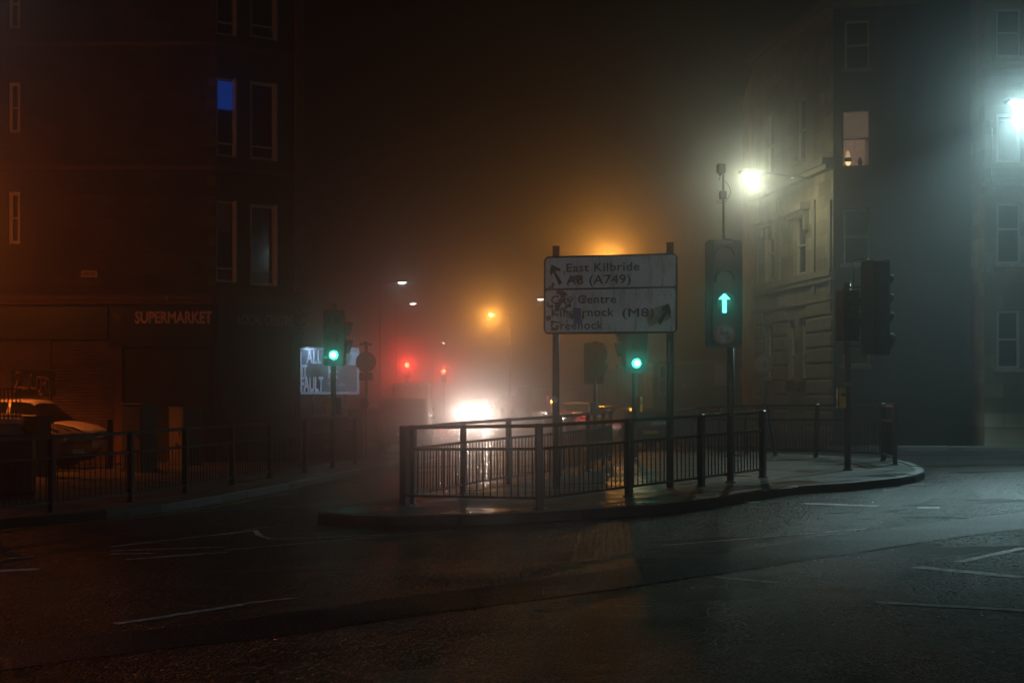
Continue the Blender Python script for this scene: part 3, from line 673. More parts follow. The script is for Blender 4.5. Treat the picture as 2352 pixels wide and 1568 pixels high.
# ------------------------------------------------------------------ round sign seen from behind
x0, y0 = X(841, 38.5), 38.5; z0 = gp(x0, y0); k = y0/F
t = thing('road_sign', 'round road sign with a small plate below, seen dark from behind', 'road sign', (x0, y0, z0))
pole(t, Zt(795, y0)-z0, .038)
MB().prism(circ(.288, 32, 0, Zt(831, y0)-z0), -.06, -.05).build('sign_disc', M['grey_plate'], t)
MB().prism(rrect(31*k, 18*k, .04, cz=Zt(864, y0)-z0), -.06, -.05).build('sign_plate', M['grey_plate'], t)
mb = MB(); mb.prism([(-.19, Zt(793, y0)-z0), (.16, Zt(793, y0)-z0), (.14, Zt(788, y0)-z0), (.04, Zt(787, y0)-z0), (.02, Zt(784, y0)-z0), (-.05, Zt(784, y0)-z0), (-.07, Zt(787, y0)-z0), (-.17, Zt(788, y0)-z0)], -.06, .06); mb.build('sign_light', M['grey_plate'], t)
mb = MB(); mb.prism([(-.18, Zt(915, y0)-z0), (.03, Zt(912, y0)-z0), (.08, Zt(925, y0)-z0), (.04, Zt(938, y0)-z0), (-.14, Zt(936, y0)-z0)], -.05, .02); mb.build('torn_bag', M['black'], t)

# no entry roundel by the corner building
x0, y0 = X(1754, 41), 41.; z0 = gp(x0, y0)
t = thing('road_sign', 'faint red-edged round sign on a pole by the corner building', 'road sign', (x0, y0, z0))
pole(t, Zt(812, y0)-z0, .04)
d = MB().prism(circ(.30, 32, 0, Zt(836, y0)-z0), -.06, -.05).build('sign_disc', mat('sign_red_edge', (.32, .09, .09), .5), t)
MB().prism(circ(.22, 28, 0, Zt(836, y0)-z0), -.064, -.0605).build('sign_face', mat('sign_grey_face', (.28, .24, .24), .5, var=.5, scale=9), d)
MB().prism([(-.04, Zt(845, y0)-z0), (.05, Zt(845, y0)-z0), (.05, Zt(830, y0)-z0), (-.04, Zt(830, y0)-z0)], -.067, -.0645).build('symbol', M['black'], d)

# ------------------------------------------------------------------ cars
def interp(tab, x):
    if x <= tab[0][0]: return tab[0][1]
    for (a, va), (b, vb) in zip(tab, tab[1:]):
        if x <= b:
            t_ = (x-a)/(b-a); t_ = t_*t_*(3-2*t_)*.35+t_*.65; return va+(vb-va)*t_
    return tab[-1][1]
def car(label, loc, rz, paint, L=4.1, H=1.5, W=1.74, kind='hatch', group=None, head_on=None, tail_on=False, stripes=False, name='parked_car'):
    """nose towards +x. Body is one lofted skin; screens and side windows are panels of their own cut from the same skin."""
    hl = L/2; hw = W/2
    if kind == 'hatch':
        top = [(-hl, .80), (-hl+.05, 1.0), (-hl+.35, H-.10), (-hl+.8, H-.015), (0, H), (.35, H-.03), (hl-1.35, H-.30), (hl-.98, 1.0), (hl-.5, .92), (hl-.12, .78), (hl, .62)]
        glass = (-hl+.5, hl-1.02); screen = (.45, hl-1.0); rear = (-hl+.06, -hl+.38); pill = (-.25, -.17)
    elif kind == 'saloon':
        top = [(-hl, .78), (-hl+.08, .98), (-hl+.6, 1.03), (-hl+1.1, H-.06), (-.2, H), (.25, H-.03), (hl-1.25, .98), (hl-.6, .88), (hl-.12, .74), (hl, .60)]
        glass = (-hl+.85, hl-1.28); screen = (.3, hl-1.25); rear = (-hl+.62, -hl+1.05); pill = (-.25, -.17)
    else:
        top = [(-hl, .9), (-hl+.02, 1.3), (-hl+.10, H-.12), (-hl+.3, H-.02), (0, H), (.75, H-.03), (hl-1.1, H-.35), (hl-.72, 1.16), (hl-.4, 1.05), (hl-.08, .85), (hl, .62)]
        glass = (.35, hl-.85); screen = (.85, hl-.75); rear = (-9, -8); pill = (-9, -8)
    belt = [(-hl, .75), (-hl+.3, .97), (0, .93), (hl-1.0, .90), (hl-.3, .76), (hl, .58)]
    if kind == 'van': belt = [(-hl, .8), (-hl+.1, 1.15), (0, 1.15), (hl-.8, 1.10), (hl-.3, .85), (hl, .6)]
    half = [(-hl, hw*.82), (-hl+.12, hw*.93), (-hl+.6, hw), (hl-.9, hw), (hl-.25, hw*.90), (hl, hw*.68)]
    bot = [(-hl, .42), (-hl+.15, .24), (hl-.2, .22), (hl, .34)]
    xs = sorted(set([round(v, 3) for v in frange(-hl, hl, .09)]+[round(v, 3) for v in (glass[0], glass[1], screen[0], screen[1], rear[0], rear[1], pill[0], pill[1]) if abs(v) < hl]))
    rings = []
    for x in xs:
        zt, zb, w = interp(top, x), interp(bot, x), interp(half, x); bz = min(interp(belt, x), zt-.03)
        up = clamp((zt-bz)/(H-.93), 0, 1); wr = w*(.97-(.12 if kind == 'van' else .22)*up)
        ring = [(0, zb), (w*.85, zb), (w*.97, zb+.08), (w, zb+.3), (w*1.0, (zb+.3+bz)/2), (w*.985, bz-.03), (w*.955, bz)]
        for q in (1/3, 2/3): ring.append((w*.955+(wr-w*.955)*q+.02*up*sin(pi*q), bz+(zt-.05*up-bz)*q))
        ring += [(wr, zt-.05*up-.004), (wr*.90, zt-.012*up), (wr*.5, zt+.01), (0, zt+.018)]
        rings.append(ring)
    nr = len(rings[0]); groups = {'body': [], 'side_window': [], 'windscreen': [], 'rear_window': []}
    V = []; idx = {}
    for i, x in enumerate(xs):
        for sgn in (1, -1):
            for j, (yy, zz) in enumerate(rings[i]): idx[i, sgn, j] = len(V); V.append((x, sgn*yy, zz))
    for i in range(len(xs)-1):
        xm = (xs[i]+xs[i+1])/2
        for sgn in (1, -1):
            for j in range(nr-1):
                f = (idx[i, sgn, j], idx[i+1, sgn, j], idx[i+1, sgn, j+1], idx[i, sgn, j+1]); k_ = 'body'
                tall = interp(top, xm)-interp(belt, xm)
                if 6 <= j <= 8 and glass[0] < xm < glass[1] and not pill[0] < xm < pill[1] and tall > .12: k_ = 'side_window|%d%d' % (sgn, xm < pill[0])
                if j >= 9 and screen[0] < xm < screen[1]: k_ = 'windscreen'
                if j >= 9 and rear[0] < xm < rear[1]: k_ = 'rear_window'
                groups.setdefault(k_, []).append(f)
    for i_, e in ((0, 0), (len(xs)-1, 1)):
        r1 = [idx[i_, 1, j] for j in range(nr)]; r2 = [idx[i_, -1, j] for j in range(nr-2, 0, -1)]
        groups['body'].append(tuple(r1+r2))
    t = thing(name, label, 'car' if kind != 'van' else 'van', loc, rz, group)
    for k_, fs in groups.items():
        if not fs: continue
        used = sorted(set(v for f in fs for v in f)); mp = {v: n for n, v in enumerate(used)}
        mb = MB(); mb.add([V[v] for v in used], [tuple(mp[v] for v in f) for f in fs], True); o = mb.build(k_.split('|')[0], paint if k_ == 'body' else M['dark_glass'], t)
        if k_ == 'body': body = o
    for wx in (-hl+.72, hl-.78):
        for sgn in (1, -1):
            yy = sgn*(hw-.10)
            MB().tube((wx, sgn*(hw-.30), .34), (wx, sgn*(hw+.004), .34), .375, 24).build('wheel_arch', M['rubber'], t)
            w_ = MB().tube((wx, sgn*(hw-.2), .31), (wx, sgn*(hw+.012), .31), .31, 24).build('wheel', M['rubber'], t)
            MB().tube((wx, sgn*(hw-.02), .31), (wx, sgn*(hw+.02), .31), .19, 14, .17).build('rim', M['chrome'], w_)
    hm = head_on or mat('headlamp_glass', (.35, .35, .36), .08, metal=.6)
    for sgn in (1, -1):
        hz_ = .66 if kind != 'van' else .78
        mb = MB(); mb.prism([(-.17, -.07), (.15, -.05), (.17, .05), (-.05, .085), (-.17, .05)], -.10, .015)
        mb.build('headlight', hm, t, Matrix.Translation((hl-.10, sgn*(hw*.66), hz_)) @ Matrix.Rotation(radians(90-sgn*18), 4, 'Z') @ Matrix.Scale(sgn, 4, (1, 0, 0)))
        mb = MB(); mb.box((-hl+.03, sgn*hw*.76, .86), (.12, .16, .30 if kind != 'van' else .42), 0, .02)
        mb.build('tail_light', mat('tail_lamp', (.30, .02, .02), .25) if not tail_on else mat('lit_tail', (.3, .02, .02), .3, emis=(1, .05, .02), estr=3), t)
        mr = MB(); mr.box((hl-1.32 if kind != 'van' else hl-.98, sgn*(hw+.05), 1.0 if kind != 'van' else 1.2), (.12, .18, .12), 0, .03); mr.build('wing_mirror', paint, t)
    gz = .50
    MB().box((hl-.035, 0, gz), (.06, W*.52, .14), 0, .02).build('grille', M['black'], t)
    MB().box((-hl+.02, 0, .62), (.05, .50, .11)).build('number_plate', mat('yellow_plate', (.55, .45, .08), .4), t)
    MB().box((hl+.005, 0, .38), (.02, .50, .10)).build('number_plate', mat('white_plate', (.6, .6, .6), .4), t)
    MB().box((-hl+.03, 0, .40), (.10, W*.80, .16), 0, .03).build('bumper', M['black'], t)
    if stripes:
        for sy in (-.45, 0.05, .5):
            vs = []; n = 8
            for i in range(n+1):
                x = hl-1.0+.75*i/n; z_ = interp(top, x)+.022
                vs += [(x, sy-.06, z_), (x, sy+.06, z_)]
            mb = MB(); mb.add(vs, [(2*i, 2*i+1, 2*i+3, 2*i+2) for i in range(n)]); mb.build('stripe', M['black'], body)
    return t
paint_w = mat('white_car_paint', (.72, .66, .6), .2, var=.05)
paint_d = mat('dark_car_paint', (.02, .022, .03), .2, var=.1)
paint_s = mat('silver_car_paint', (.32, .34, .38), .25, metal=.5, var=.08)
paint_g = mat('grey_van_paint', (.045, .042, .04), .4, var=.2)
paint_r = mat('red_car_paint', (.16, .04, .03), .25, var=.08)
paint_o = mat('cream_car_paint', (.36, .33, .28), .25, var=.08)
def place(px, Y, pave=False):
    x = X(px, Y); return (x, Y, (gp if pave else g)(x, Y))
car('white hatchback parked beyond the black bin, its nose pointing right', (-12.6, 35.6, -.10), radians(-4), paint_w, L=4.0, H=1.58, W=1.76)
car('low car with striped bonnet between the narrow dark box and the white hatchback', (-12.1, 32.6, -.10), radians(-14), mat('striped_car_paint', (.22, .2, .18), .25), L=3.9, H=1.25, kind='hatch', stripes=True)
PC = 'cars parked beyond the island'
van = car('dark van seen from behind on the left of the road', place(932, 54), radians(92), paint_g, L=4.9, H=1.98, W=1.95, kind='van', name='parked_van')
car('taller pale-roofed van ahead of the dark van, faint in the fog', place(945, 66), radians(94), mat('pale_van_paint', (.3, .3, .3), .35), L=5.2, H=2.5, W=2.0, kind='van', name='parked_van')
car('silver car facing the camera behind the left green signal', place(762, 49.5), radians(-82), paint_s, L=4.2, H=1.45)
car('dark hatchback with yellow rear plate just beyond the island', place(1464, 47), radians(97), paint_d, L=4.1, H=1.42, W=1.75, group=PC)
car('dark saloon with shiny roof second in the parked row', place(1385, 55), radians(99), mat('brown_car_paint', (.05, .03, .02), .18), L=4.3, H=1.47, group=PC, kind='saloon')
car('cream saloon third in the parked row, lit orange', place(1325, 62), radians(100), paint_o, L=4.4, H=1.45, group=PC, kind='saloon')
car('tall red taxi-like car behind the left sign pole', place(1274, 69), radians(101), paint_r, L=4.6, H=1.85, W=1.8, group=PC)
car('dark van in the parked row left of the red car', place(1228, 77), radians(102), mat('van_dark_paint', (.05, .05, .055), .15), L=4.8, H=2.0, kind='van', group=PC)
car('silver hatchback far down the parked row near the headlight glare', place(1196, 86), radians(102), paint_s, L=4.1, H=1.5, group=PC)
car('farthest parked car, only glints beside the headlight glare', place(1172, 95), radians(102), mat('blue_car_paint', (.06, .07, .1), .12, metal=.5), L=4.1, H=1.5, group=PC)
# oncoming car with its headlights on
hl_on = mat('lit_headlight', (.8, .8, .8), .3, emis=(1, .93, .86), estr=450, var=.0)
oc = place(1090, 74)
oc = (oc[0], oc[1], oc[2]+.0)
on = car('oncoming car whose headlights flare white in the fog', oc, radians(-89), paint_g, L=4.2, H=1.5, head_on=hl_on, name='oncoming_car')
for sgn in (1, -1):
    lamp('headlight_beam', 'SPOT', (2.25, sgn*.58, .70), 220, (1, .72, .58), on, .09, target=(30, sgn*.58-.4, .1), angle=36, blend=1)
    lamp('headlight_glow', 'POINT', (2.25, sgn*.58, .70), 300, (1, .74, .60), on, .09)

# ------------------------------------------------------------------ buildings
def facade(parent, p0, p1, ztop, opens, m, zbot=-.6, reveal=.18, name='wall', frame_m=None, frw=.06, extra=None):
    """wall from p0 to p1 (plan) with real openings. opens: (u0,u1,z0,z1,style). Outside is on the camera side."""
    p0, p1 = Vector(p0), Vector(p1); d = p1-p0; L = d.length; rz = math.atan2(d.y, d.x)
    us = sorted(set([0, L]+[o[0] for o in opens]+[o[1] for o in opens])); zs = sorted(set([zbot, ztop]+[o[2] for o in opens]+[o[3] for o in opens]))
    mb = MB()
    for a, b in zip(us, us[1:]):
        for c, e in zip(zs, zs[1:]):
            um, zm = (a+b)/2, (c+e)/2
            if any(o[0] < um < o[1] and o[2] < zm < o[3] for o in opens): continue
            mb.add([(a, 0, c), (b, 0, c), (b, 0, e), (a, 0, e)], [(0, 1, 2, 3)])
    for o in opens:
        a, b, c, e = o[:4]; r = reveal
        mb.add([(a, 0, c), (a, r, c), (a, r, e), (a, 0, e)], [(0, 1, 2, 3)]); mb.add([(b, 0, c), (b, 0, e), (b, r, e), (b, r, c)], [(0, 1, 2, 3)])
        mb.add([(a, 0, e), (a, r, e), (b, r, e), (b, 0, e)], [(0, 1, 2, 3)]); mb.add([(a, 0, c), (b, 0, c), (b, r, c), (a, r, c)], [(0, 1, 2, 3)])
    w = mb.build(name, m); w.parent = parent; pl_ = parent.location
    w.location = (p0.x-pl_.x, p0.y-pl_.y, -pl_.z); w.rotation_euler = (0, 0, rz)
    fm = frame_m or M['frame']
    for o in opens:
        a, b, c, e = o[:4]; st = o[4] if len(o) > 4 else {}
        fw = st.get('frw', frw); y = reveal-.06
        f = MB()
        fd = st.get('fd', .09); yo = y-(fd-.09)/2
        f.box(((a+fw/2), y, (c+e)/2), (fw, .09, e-c)); f.box((b-fw/2, yo, (c+e)/2), (fw, fd, e-c))
        f.box(((a+b)/2, y, e-fw/2-.0), (b-a-2*fw, .09, fw)); f.box(((a+b)/2, y, c+fw/2), (b-a-2*fw, .09, fw))
        tz = c+(e-c)*st.get('transom', .5)
        f.box(((a+b)/2, y-.012, tz), (b-a-2*fw, .07, .05))
        fo = f.build('window', fm, parent); fo.location = w.location; fo.rotation_euler = w.rotation_euler
        def sub(nm, mb_, mm):
            q = mb_.build(nm, mm, fo); return q
        pm = st.get('pane', M['pane'])
        if st.get('open'):  # lit room: blind above, lamp below
            st['open'](sub, a+fw, b-fw, c+fw, e-fw, y, tz)
        else:
            sub('pane', MB().box(((a+b)/2, y+.02, (c+e)/2), (b-a-2*fw, .01, e-c-2*fw)), pm)
        if st.get('blind'):
            z_a = e-fw-(e-c)*st['blind'][0]
            sub('blind', MB().box(((a+b)/2, y+.008, (z_a+e-fw)/2), (b-a-2*fw, .004, e-fw-z_a)), st['blind'][1])
        if st.get('sill', True):
            sl = MB(); sl.box(((a+b)/2, -.05, c-.05), (b-a+.16, .12, .1), 0, .01); s_ = sl.build('sill', st.get('trim', M['trim_right']), fo)
    return w, L, rz
def band(parent, p0, p1, z, h, proud, m, name='cornice', ext=(0, 0), off=0.):
    p0, p1 = Vector(p0), Vector(p1); d = (p1-p0); L = d.length; rz = math.atan2(d.y, d.x)
    mb = MB(); a, b = -ext[0], L+ext[1]
    mb.box(((a+b)/2, -proud/2+.01-off, z+h*.25), (b-a, proud+.02, h*.5)); mb.box(((a+b)/2, -proud*.35+.01-off, z-h*.2), (b-a-.01, proud*.7+.02, h*.4))
    o = mb.build(name, m, parent); pl_ = parent.location; o.location = (p0.x-pl_.x, p0.y-pl_.y, -pl_.z); o.rotation_euler = (0, 0, rz); return o
def on_plane(p0, p1, px):
    """distance along the wall and depth where the sight line of pixel column px meets it"""
    p0, p1 = Vector(p0), Vector(p1); d = (p1-p0).normalized(); a = (px-CX)/F
    s_ = (a*p0.y-p0.x)/(d.x-a*d.y); return s_, p0.y+d.y*s_
def win(p0, p1, x0, x1, yt, yb, **st):
    u0, Y0 = on_plane(p0, p1, x0); u1, Y1 = on_plane(p0, p1, x1); Ym = (Y0+Y1)/2
    return (min(u0, u1), max(u0, u1), Zt(yb, Ym), Zt(yt, Ym), st)

# left tenement with the supermarket
ZL = 40.
A0, A1 = (-26, ZL), (X(492, ZL), ZL); B1 = (X(686, 41.5), 41.5)
t = thing('tenement_building', 'dark red sandstone corner tenement with the supermarket below', 'building', (A1[0], ZL, 0))
lb = t
orange_blind = mat('roller_blind', (.30, .2, .13), .8)
blue_blind = mat('blue_lit_blind', (.02, .04, .1), .6, emis=(.004, .07, .46), estr=.6, var=.35, scale=3)
trim = dict(trim=M['trim_left'])
oA = []
for (yt, yb) in ((-50, 66), (189, 305), (440, 560)):
    for (xa, xb) in ((19, 46),): oA.append(win(A0, A1, xa, xb, yt, yb, sill=False, transom=.5, frw=.10, **trim))
for (yt, yb) in ((-100, 82), (180, 360), (461, 648)): oA.append(win(A0, A1, -260, -170, yt, yb, **trim))
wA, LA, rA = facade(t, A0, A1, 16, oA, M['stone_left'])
oB = []
for n_, (yt, yb) in enumerate(((-100, 82), (180, 360), (461, 648))):
    st = dict(trim); st['transom'] = .17; st['sill'] = False; st['frw'] = .07; st['fd'] = .24
    if n_ == 1: st['blind'] = (.36, blue_blind)
    if n_ == 2: st['blind'] = (.34, orange_blind)
    oB.append(win(A1, B1, 497, 542, yt, yb, **st))
    oB.append(win(A1, B1, 575, 635, yt+9, yb+8, sill=False, transom=.17, frw=.09, fd=.24, **trim))
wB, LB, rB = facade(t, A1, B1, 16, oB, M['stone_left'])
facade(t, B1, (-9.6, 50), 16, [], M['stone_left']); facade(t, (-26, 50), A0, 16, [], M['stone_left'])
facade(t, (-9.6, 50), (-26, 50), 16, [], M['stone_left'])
mb = MB(); mb.add([(a-A1[0], b-ZL, 16) for a, b in (A0, A1, B1, (-9.6, 50), (-26, 50))], [(0, 1, 2, 3, 4)]); mb.build('roof', M['slate'], t)
for z, h, pr in ((Zt(694, 40.7), .28, .26), (Zt(395, 40.7), .14, .10), (Zt(115, 40.7), .14, .10)):
    band(t, A0, A1, z, h, pr, M['trim_left']); band(t, A1, B1, z, h, pr, M['trim_left'], ext=(0, .22)); band(t, B1, (-9.6, 50), z, h, pr, M['trim_left'])
# corbels at the corner
for z in (Zt(745, 41.5), Zt(768, 41.5), Zt(722, 41.5)):
    MB().box((B1[0]+.03-A1[0]-.0, B1[1]-ZL-.06, z), (.34-.05*((Zt(722, 41.5)-z)*4), .3, .12), rB, .03).build('corbel', M['trim_left'], t)
MB().box((B1[0]-A1[0]+.0, B1[1]-ZL-.02, 10.4), (.28, .24, 11.4), rB, .03).build('corner_strip', M['trim_left'], t)
# quoins of the corner edge
for i in range(22):
    z = 3.2+i*.58
    MB().box((-.06, -.005, z), (.22 if i % 2 else .3, .06, .30), rB/2, .01).build('quoin', M['trim_left'], t)
# shop fronts
def flat(parent, org, p0, p1, xa, xb, yt, yb, proud, m, name, th=.05, ch=0.):
    u0, Y0 = on_plane(p0, p1, xa); u1, Y1 = on_plane(p0, p1, xb); Ym = (Y0+Y1)/2
    z0_, z1_ = Zt(yb, Ym), Zt(yt, Ym); p0 = Vector(p0); d = (Vector(p1)-p0).normalized(); n_ = Vector((d.y, -d.x))
    c = p0+d*(u0+u1)/2+n_*(proud-th/2)
    mb = MB(); mb.box((c.x-org[0], c.y-org[1], (z0_+z1_)/2), (u1-u0, th, z1_-z0_), math.atan2(d.y, d.x), ch)
    return mb.build(name, m, parent), (u0, u1, z0_, z1_, Ym)
og = (A1[0], ZL)
flat(t, og, A0, A1, -380, 252, 706, 779, .24, M['shop'], 'fascia', .26)
flat(t, og, A0, A1, 253, 490, 703, 797, .16, M['shop'], 'fascia', .18)
flat(t, og, A1, B1, 496, 690, 703, 797, .16, M['shop'], 'fascia', .18)
flat(t, og, A0, A1, 284, 490, 797, 1075, .05, mat('closed_shutter', (.035, .022, .016), .5, var=.25), 'shutter', .06)
flat(t, og, A1, B1, 505, 655, 797, 1075, .05, mat('closed_shutter', (.035, .022, .016), .5), 'shutter', .06)
# the paler shutter to the left, with its slats
u0, _ = on_plane(A0, A1, 120); u1, _ = on_plane(A0, A1, 268); mb = MB(); z_ = -.05
while z_ < Zt(781, ZL):
    mb.box(((u0+u1)/2, -.02-.01, z_+.045), (u1-u0, .05, .082), 0, .012); z_ += .09
o = mb.build('shutter', mat('pale_shutter', (.13, .075, .045), .5, var=.45, scale=1.5), t); o.location = (A0[0]-og[0], 0, 0)
flat(t, og, A0, A1, 2, 118, 781, 1075, .04, mat('panelled_shopfront', (.13, .065, .035), .6, var=.3), 'shopfront', .05)
flat(t, og, A0, A1, -380, -8, 781, 1075, .04, mat('panelled_shopfront', (.13, .065, .035), .6), 'shopfront', .05)
flat(t, og, A0, A1, 268, 283, 781, 1075, .14, M['trim_left'], 'pilaster', .16)
flat(t, og, A0, A1, 469/1.0, 484, 797, 1075, .10, M['shop'], 'pilaster', .1)
gb, _ = flat(t, og, A0, A1, 28, 128, 851, 907, .09, M['shop'], 'painted_panel', .04)
ww, _ = flat(t, og, A0, A1, 268, 283, 818, 826, .22, M['trim_left'], 'ledge', .1)
ww, _ = flat(t, og, A0, A1, 268, 283, 835, 842, .22, M['trim_left'], 'ledge', .1)
MB().lathe([(0, .07), (.05, .05), (.06, 0), (.04, -.05), (0, -.06)], (X(390, ZL)-og[0], -.32, Zt(686, ZL))).build('wall_light', mat('amber_dome', (.4, .25, .1), .4), t)
# lettering
gold = mat('sign_letters', (.85, .50, .28), .5, var=.12)
dim = mat('dim_letters', (.42, .34, .30), .5, var=.3)
text_mesh('shop_lettering', 'SUPERMARKET', gold, t, T(X(310, ZL-.16)-og[0], -.165, Zt(742, ZL)), width=177*ZL/F, height=27*ZL/F, extrude=.015, offset=.045)
uu, Yu = on_plane(A1, B1, 542); u2, Y2 = on_plane(A1, B1, 667); dB = (Vector(B1)-Vector(A1)).normalized(); nB = Vector((dB.y, -dB.x))
c = Vector(A1)+dB*uu+nB*.165
text_mesh('shop_lettering', 'LOCAL CENTRE', dim, t, T(c.x-og[0], c.y-og[1], Zt(745, Yu), rB), width=u2-uu, height=25*Yu/F, extrude=.012, offset=.04)
# trolley emblem
k = ZL/F; mb = MB(); tx, tz = X(254, ZL-.2)-og[0], Zt(742, ZL)
def tp(a, b): return Vector((tx+a*k, -.172, tz+b*k))
mb.path([tp(0, 27), tp(4, 24), tp(7, 6), tp(22, 8)], .012, 6)
for i in range(4): mb.rect(tp(4+i*.8, 22-i*4.5), tp(23-i*.3, 22-i*3.8), .012, .012)
for i in range(6): mb.rect(tp(5+i*3.4, 22), tp(7.5+i*2.9, 8), .012, .012)
mb.path([tp(8, 3), tp(21, 4)], .01, 6); mb.tube(tp(10, 0), tp(10, 1.5), .03, 8); mb.tube(tp(19, 0), tp(19, 1.5), .03, 8)
mb.build('trolley_emblem', mat('emblem_gold', (.40, .25, .08), .5), t)
# graffiti
sp = mat('graffiti_paint', (.55, .27, .13), .6, var=.3)
mb = MB(); gx0, gz0 = X(34, ZL)-og[0], Zt(903, ZL); s2 = 2.4
def gpnt(a, b): return Vector((gx0+a*k*.238*1.0, -.097, gz0+b*k*.238))
strokes = [[(20, 190), (60, 200), (40, 120), (15, 60), (5, 20), (60, 60), (110, 40)], [(110, 140), (95, 80), (110, 50), (135, 60), (150, 150)], [(150, 60), (165, 180), (175, 190), (170, 90), (180, 50), (215, 60), (225, 160)],
           [(225, 40), (230, 150), (250, 160), (262, 120), (262, 40)], [(265, 40), (270, 150), (300, 150), (310, 110), (290, 90), (275, 90)], [(320, 10), (300, 110), (315, 150), (335, 130), (340, 20), (350, 0)], [(250, 30), (240, -10), (275, -5)]]
for sk in strokes:
    q = catmull([gpnt(a, b) for a, b in sk], False, .03)
    for a, b in zip(q, q[1:]): mb.rect(a, b, .006, .055)
mb.build('graffiti', sp, gb)
# downpipes by the corner
for px, r in ((664, .05), (676, .035), (684, .03)):
    u_, Y_ = on_plane(A1, B1, px); p = Vector(A1)+dB*u_+nB*.12
    mb = MB(); mb.tube((p.x-og[0], p.y-og[1], 0), (p.x-og[0], p.y-og[1], Zt(770, Y_)), r, 12)
    for z in (.9, 1.9, 2.9): mb.tube((p.x-og[0], p.y-og[1], z), (p.x-og[0], p.y-og[1], z+.07), r*1.35, 12)
    mb.build('downpipe', mat('gloss_pipe', (.05, .045, .045), .12, var=.3), t)
ap = thing('street_name_sign', 'small street name plate on the tenement wall above the shops', 'street sign', (X(205, ZL), ZL-.02, Zt(629, ZL)))
MB().prism([(-.24, -.10), (.24, -.10), (.24, .09), (-.22, .10)], -.02, .01).build('plate', mat('name_plate', (.55, .30, .15), .5, var=.2), ap)
text_mesh('lettering', 'APPIN RD', ink, ap, T(-.19, -.022, -.06), width=.38, height=.12, extrude=.001, offset=.02)

# right corner building: facade A along the street, B frontal
RA0, RA1 = (X(1735, 44), 44.), (X(1914, 37.5), 37.5); RB1 = (X(2290, 36.4), 36.4)
t = thing('tenement_building', 'sandstone corner tenement with one lit window, tall and mostly dark', 'building', (RA1[0], RA1[1], 0)); rb = t
rt = dict(trim=M['trim_right'])
# wall A runs from near corner backwards: order so that its outside faces the street
oA2 = []
for (xa, xb, yt, yb) in ((1757, 1778, 515, 648), (1822, 1850, 495, 632)): oA2.append(win(RA0, RA1, xa, xb, yt, yb, transom=.5, frw=.09, **rt))
for (xa, xb, yt, yb) in ((1757, 1776, 745, 870), (1810, 1826, 735, 868), (1836, 1852, 730, 868)): oA2.append(win(RA0, RA1, xa, xb, yt, yb, transom=.4, frw=.07, **rt))
for (xa, xb, yt, yb) in ((1757, 1778, 260, 405), (1826, 1850, 225, 370)): oA2.append(win(RA0, RA1, xa, xb, yt, yb, frw=.05, **rt))
facade(t, RA0, RA1, 12.4, oA2, M['stone_right'], reveal=.22)
glow = mat('warm_room', (.3, .2, .14), .9, emis=(1, .62, .42), estr=.15, var=.25, scale=3)
curt = mat('net_curtain', (.4, .3, .25), .9, emis=(1, .55, .38), estr=.22, var=.35, scale=8)
hot = mat('lamp_shade_glow', (.6, .5, .3), .9, emis=(1, .68, .32), estr=3.0)
shade_d = mat('lamp_shade', (.05, .04, .03), .8)
def lit_room(sub, a, b, c, e, y, tz):
    sub('blind', MB().box(((a+b)/2, y+.03, (tz+e)/2), (b-a, .01, e-tz)), glow)
    mb = MB(); n = 26; vs = []
    x1 = a+(b-a)*.86
    for i in range(n+1):
        x = a+(x1-a)*i/n; yy = y+.10+.02*sin(i*1.9)+.012*sin(i*.7); vs += [(x, yy, c), (x, yy, tz)]
    mb.add(vs, [(2*i, 2*i+2, 2*i+3, 2*i+1) for i in range(n)], True); sub('curtain', mb, curt)
    sub('room_wall', MB().box(((a+b)/2, y+.30, (c+tz)/2), (b-a, .02, tz-c)), mat('room_wall_lit', (.3, .2, .16), .9, emis=(1, .6, .45), estr=.10))
    lx = a+(b-a)*.17
    ls = MB(); ls.tube((lx, y+.05, c+.12), (lx, y+.05, c+.23), .10, 16, .085); s_ = sub('table_lamp', ls, shade_d)
    sub('table_lamp_glow', MB().tube((lx, y+.05, c+.02), (lx, y+.05, c+.115), .03, 10, .085), hot)
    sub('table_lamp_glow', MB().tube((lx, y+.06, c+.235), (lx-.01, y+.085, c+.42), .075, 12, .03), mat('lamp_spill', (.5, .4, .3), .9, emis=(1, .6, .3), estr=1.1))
    sub('vase', MB().lathe([(0, 0), (.05, .01), (.075, .09), (.05, .16), (.02, .2)], (a+(b-a)*.66, y+.05, c+.02)), shade_d)
oB2 = [win(RA1, RB1, 1935, 1997, 252, 380, open=lit_room, transom=.5, frw=.03, sill=False), win(RA1, RB1, 1940, 1997, 44, 158, transom=.5, frw=.06, **rt),
       win(RA1, RB1, 1937, 1997, 478, 606, transom=.5, frw=.05, pane=M['pane'], **rt), win(RA1, RB1, 1937, 1997, 712, 838, frw=.05, **rt)]
facade(t, RA1, RB1, 12.4, oB2, mat('unlit_wall', (.045, .042, .038), .85, var=.3, scale=1.5, bump=.4), reveal=.30)  # wall colour darkened to stand in for the unlit front
facade(t, (13.5, 50), (X(1735, 44)+.6, 50), 12.4, [], M['stone_right']); facade(t, (X(1735, 44)+.6, 50), RA0, 12.4, [], M['stone_right'])
dA = (Vector(RA1)-Vector(RA0)).normalized()
for z, h, pr in ((Zt(672, 44)-.0, .34, .14), (Zt(455, 44), .34, .34), (12.3, .3, .35), (Zt(720, 44), .12, .08)):
    band(t, RA0, RA1, z, h, pr, M['trim_right'], ext=(.05, .05))
band(t, RA1, RB1, 12.3, .3, .3, M['trim_right'])
mb = MB(); oz = Vector((RA1[0], RA1[1]))
pts = [RA0, RA1, RB1, (13.5, 50), (X(1735, 44)+.6, 50)]
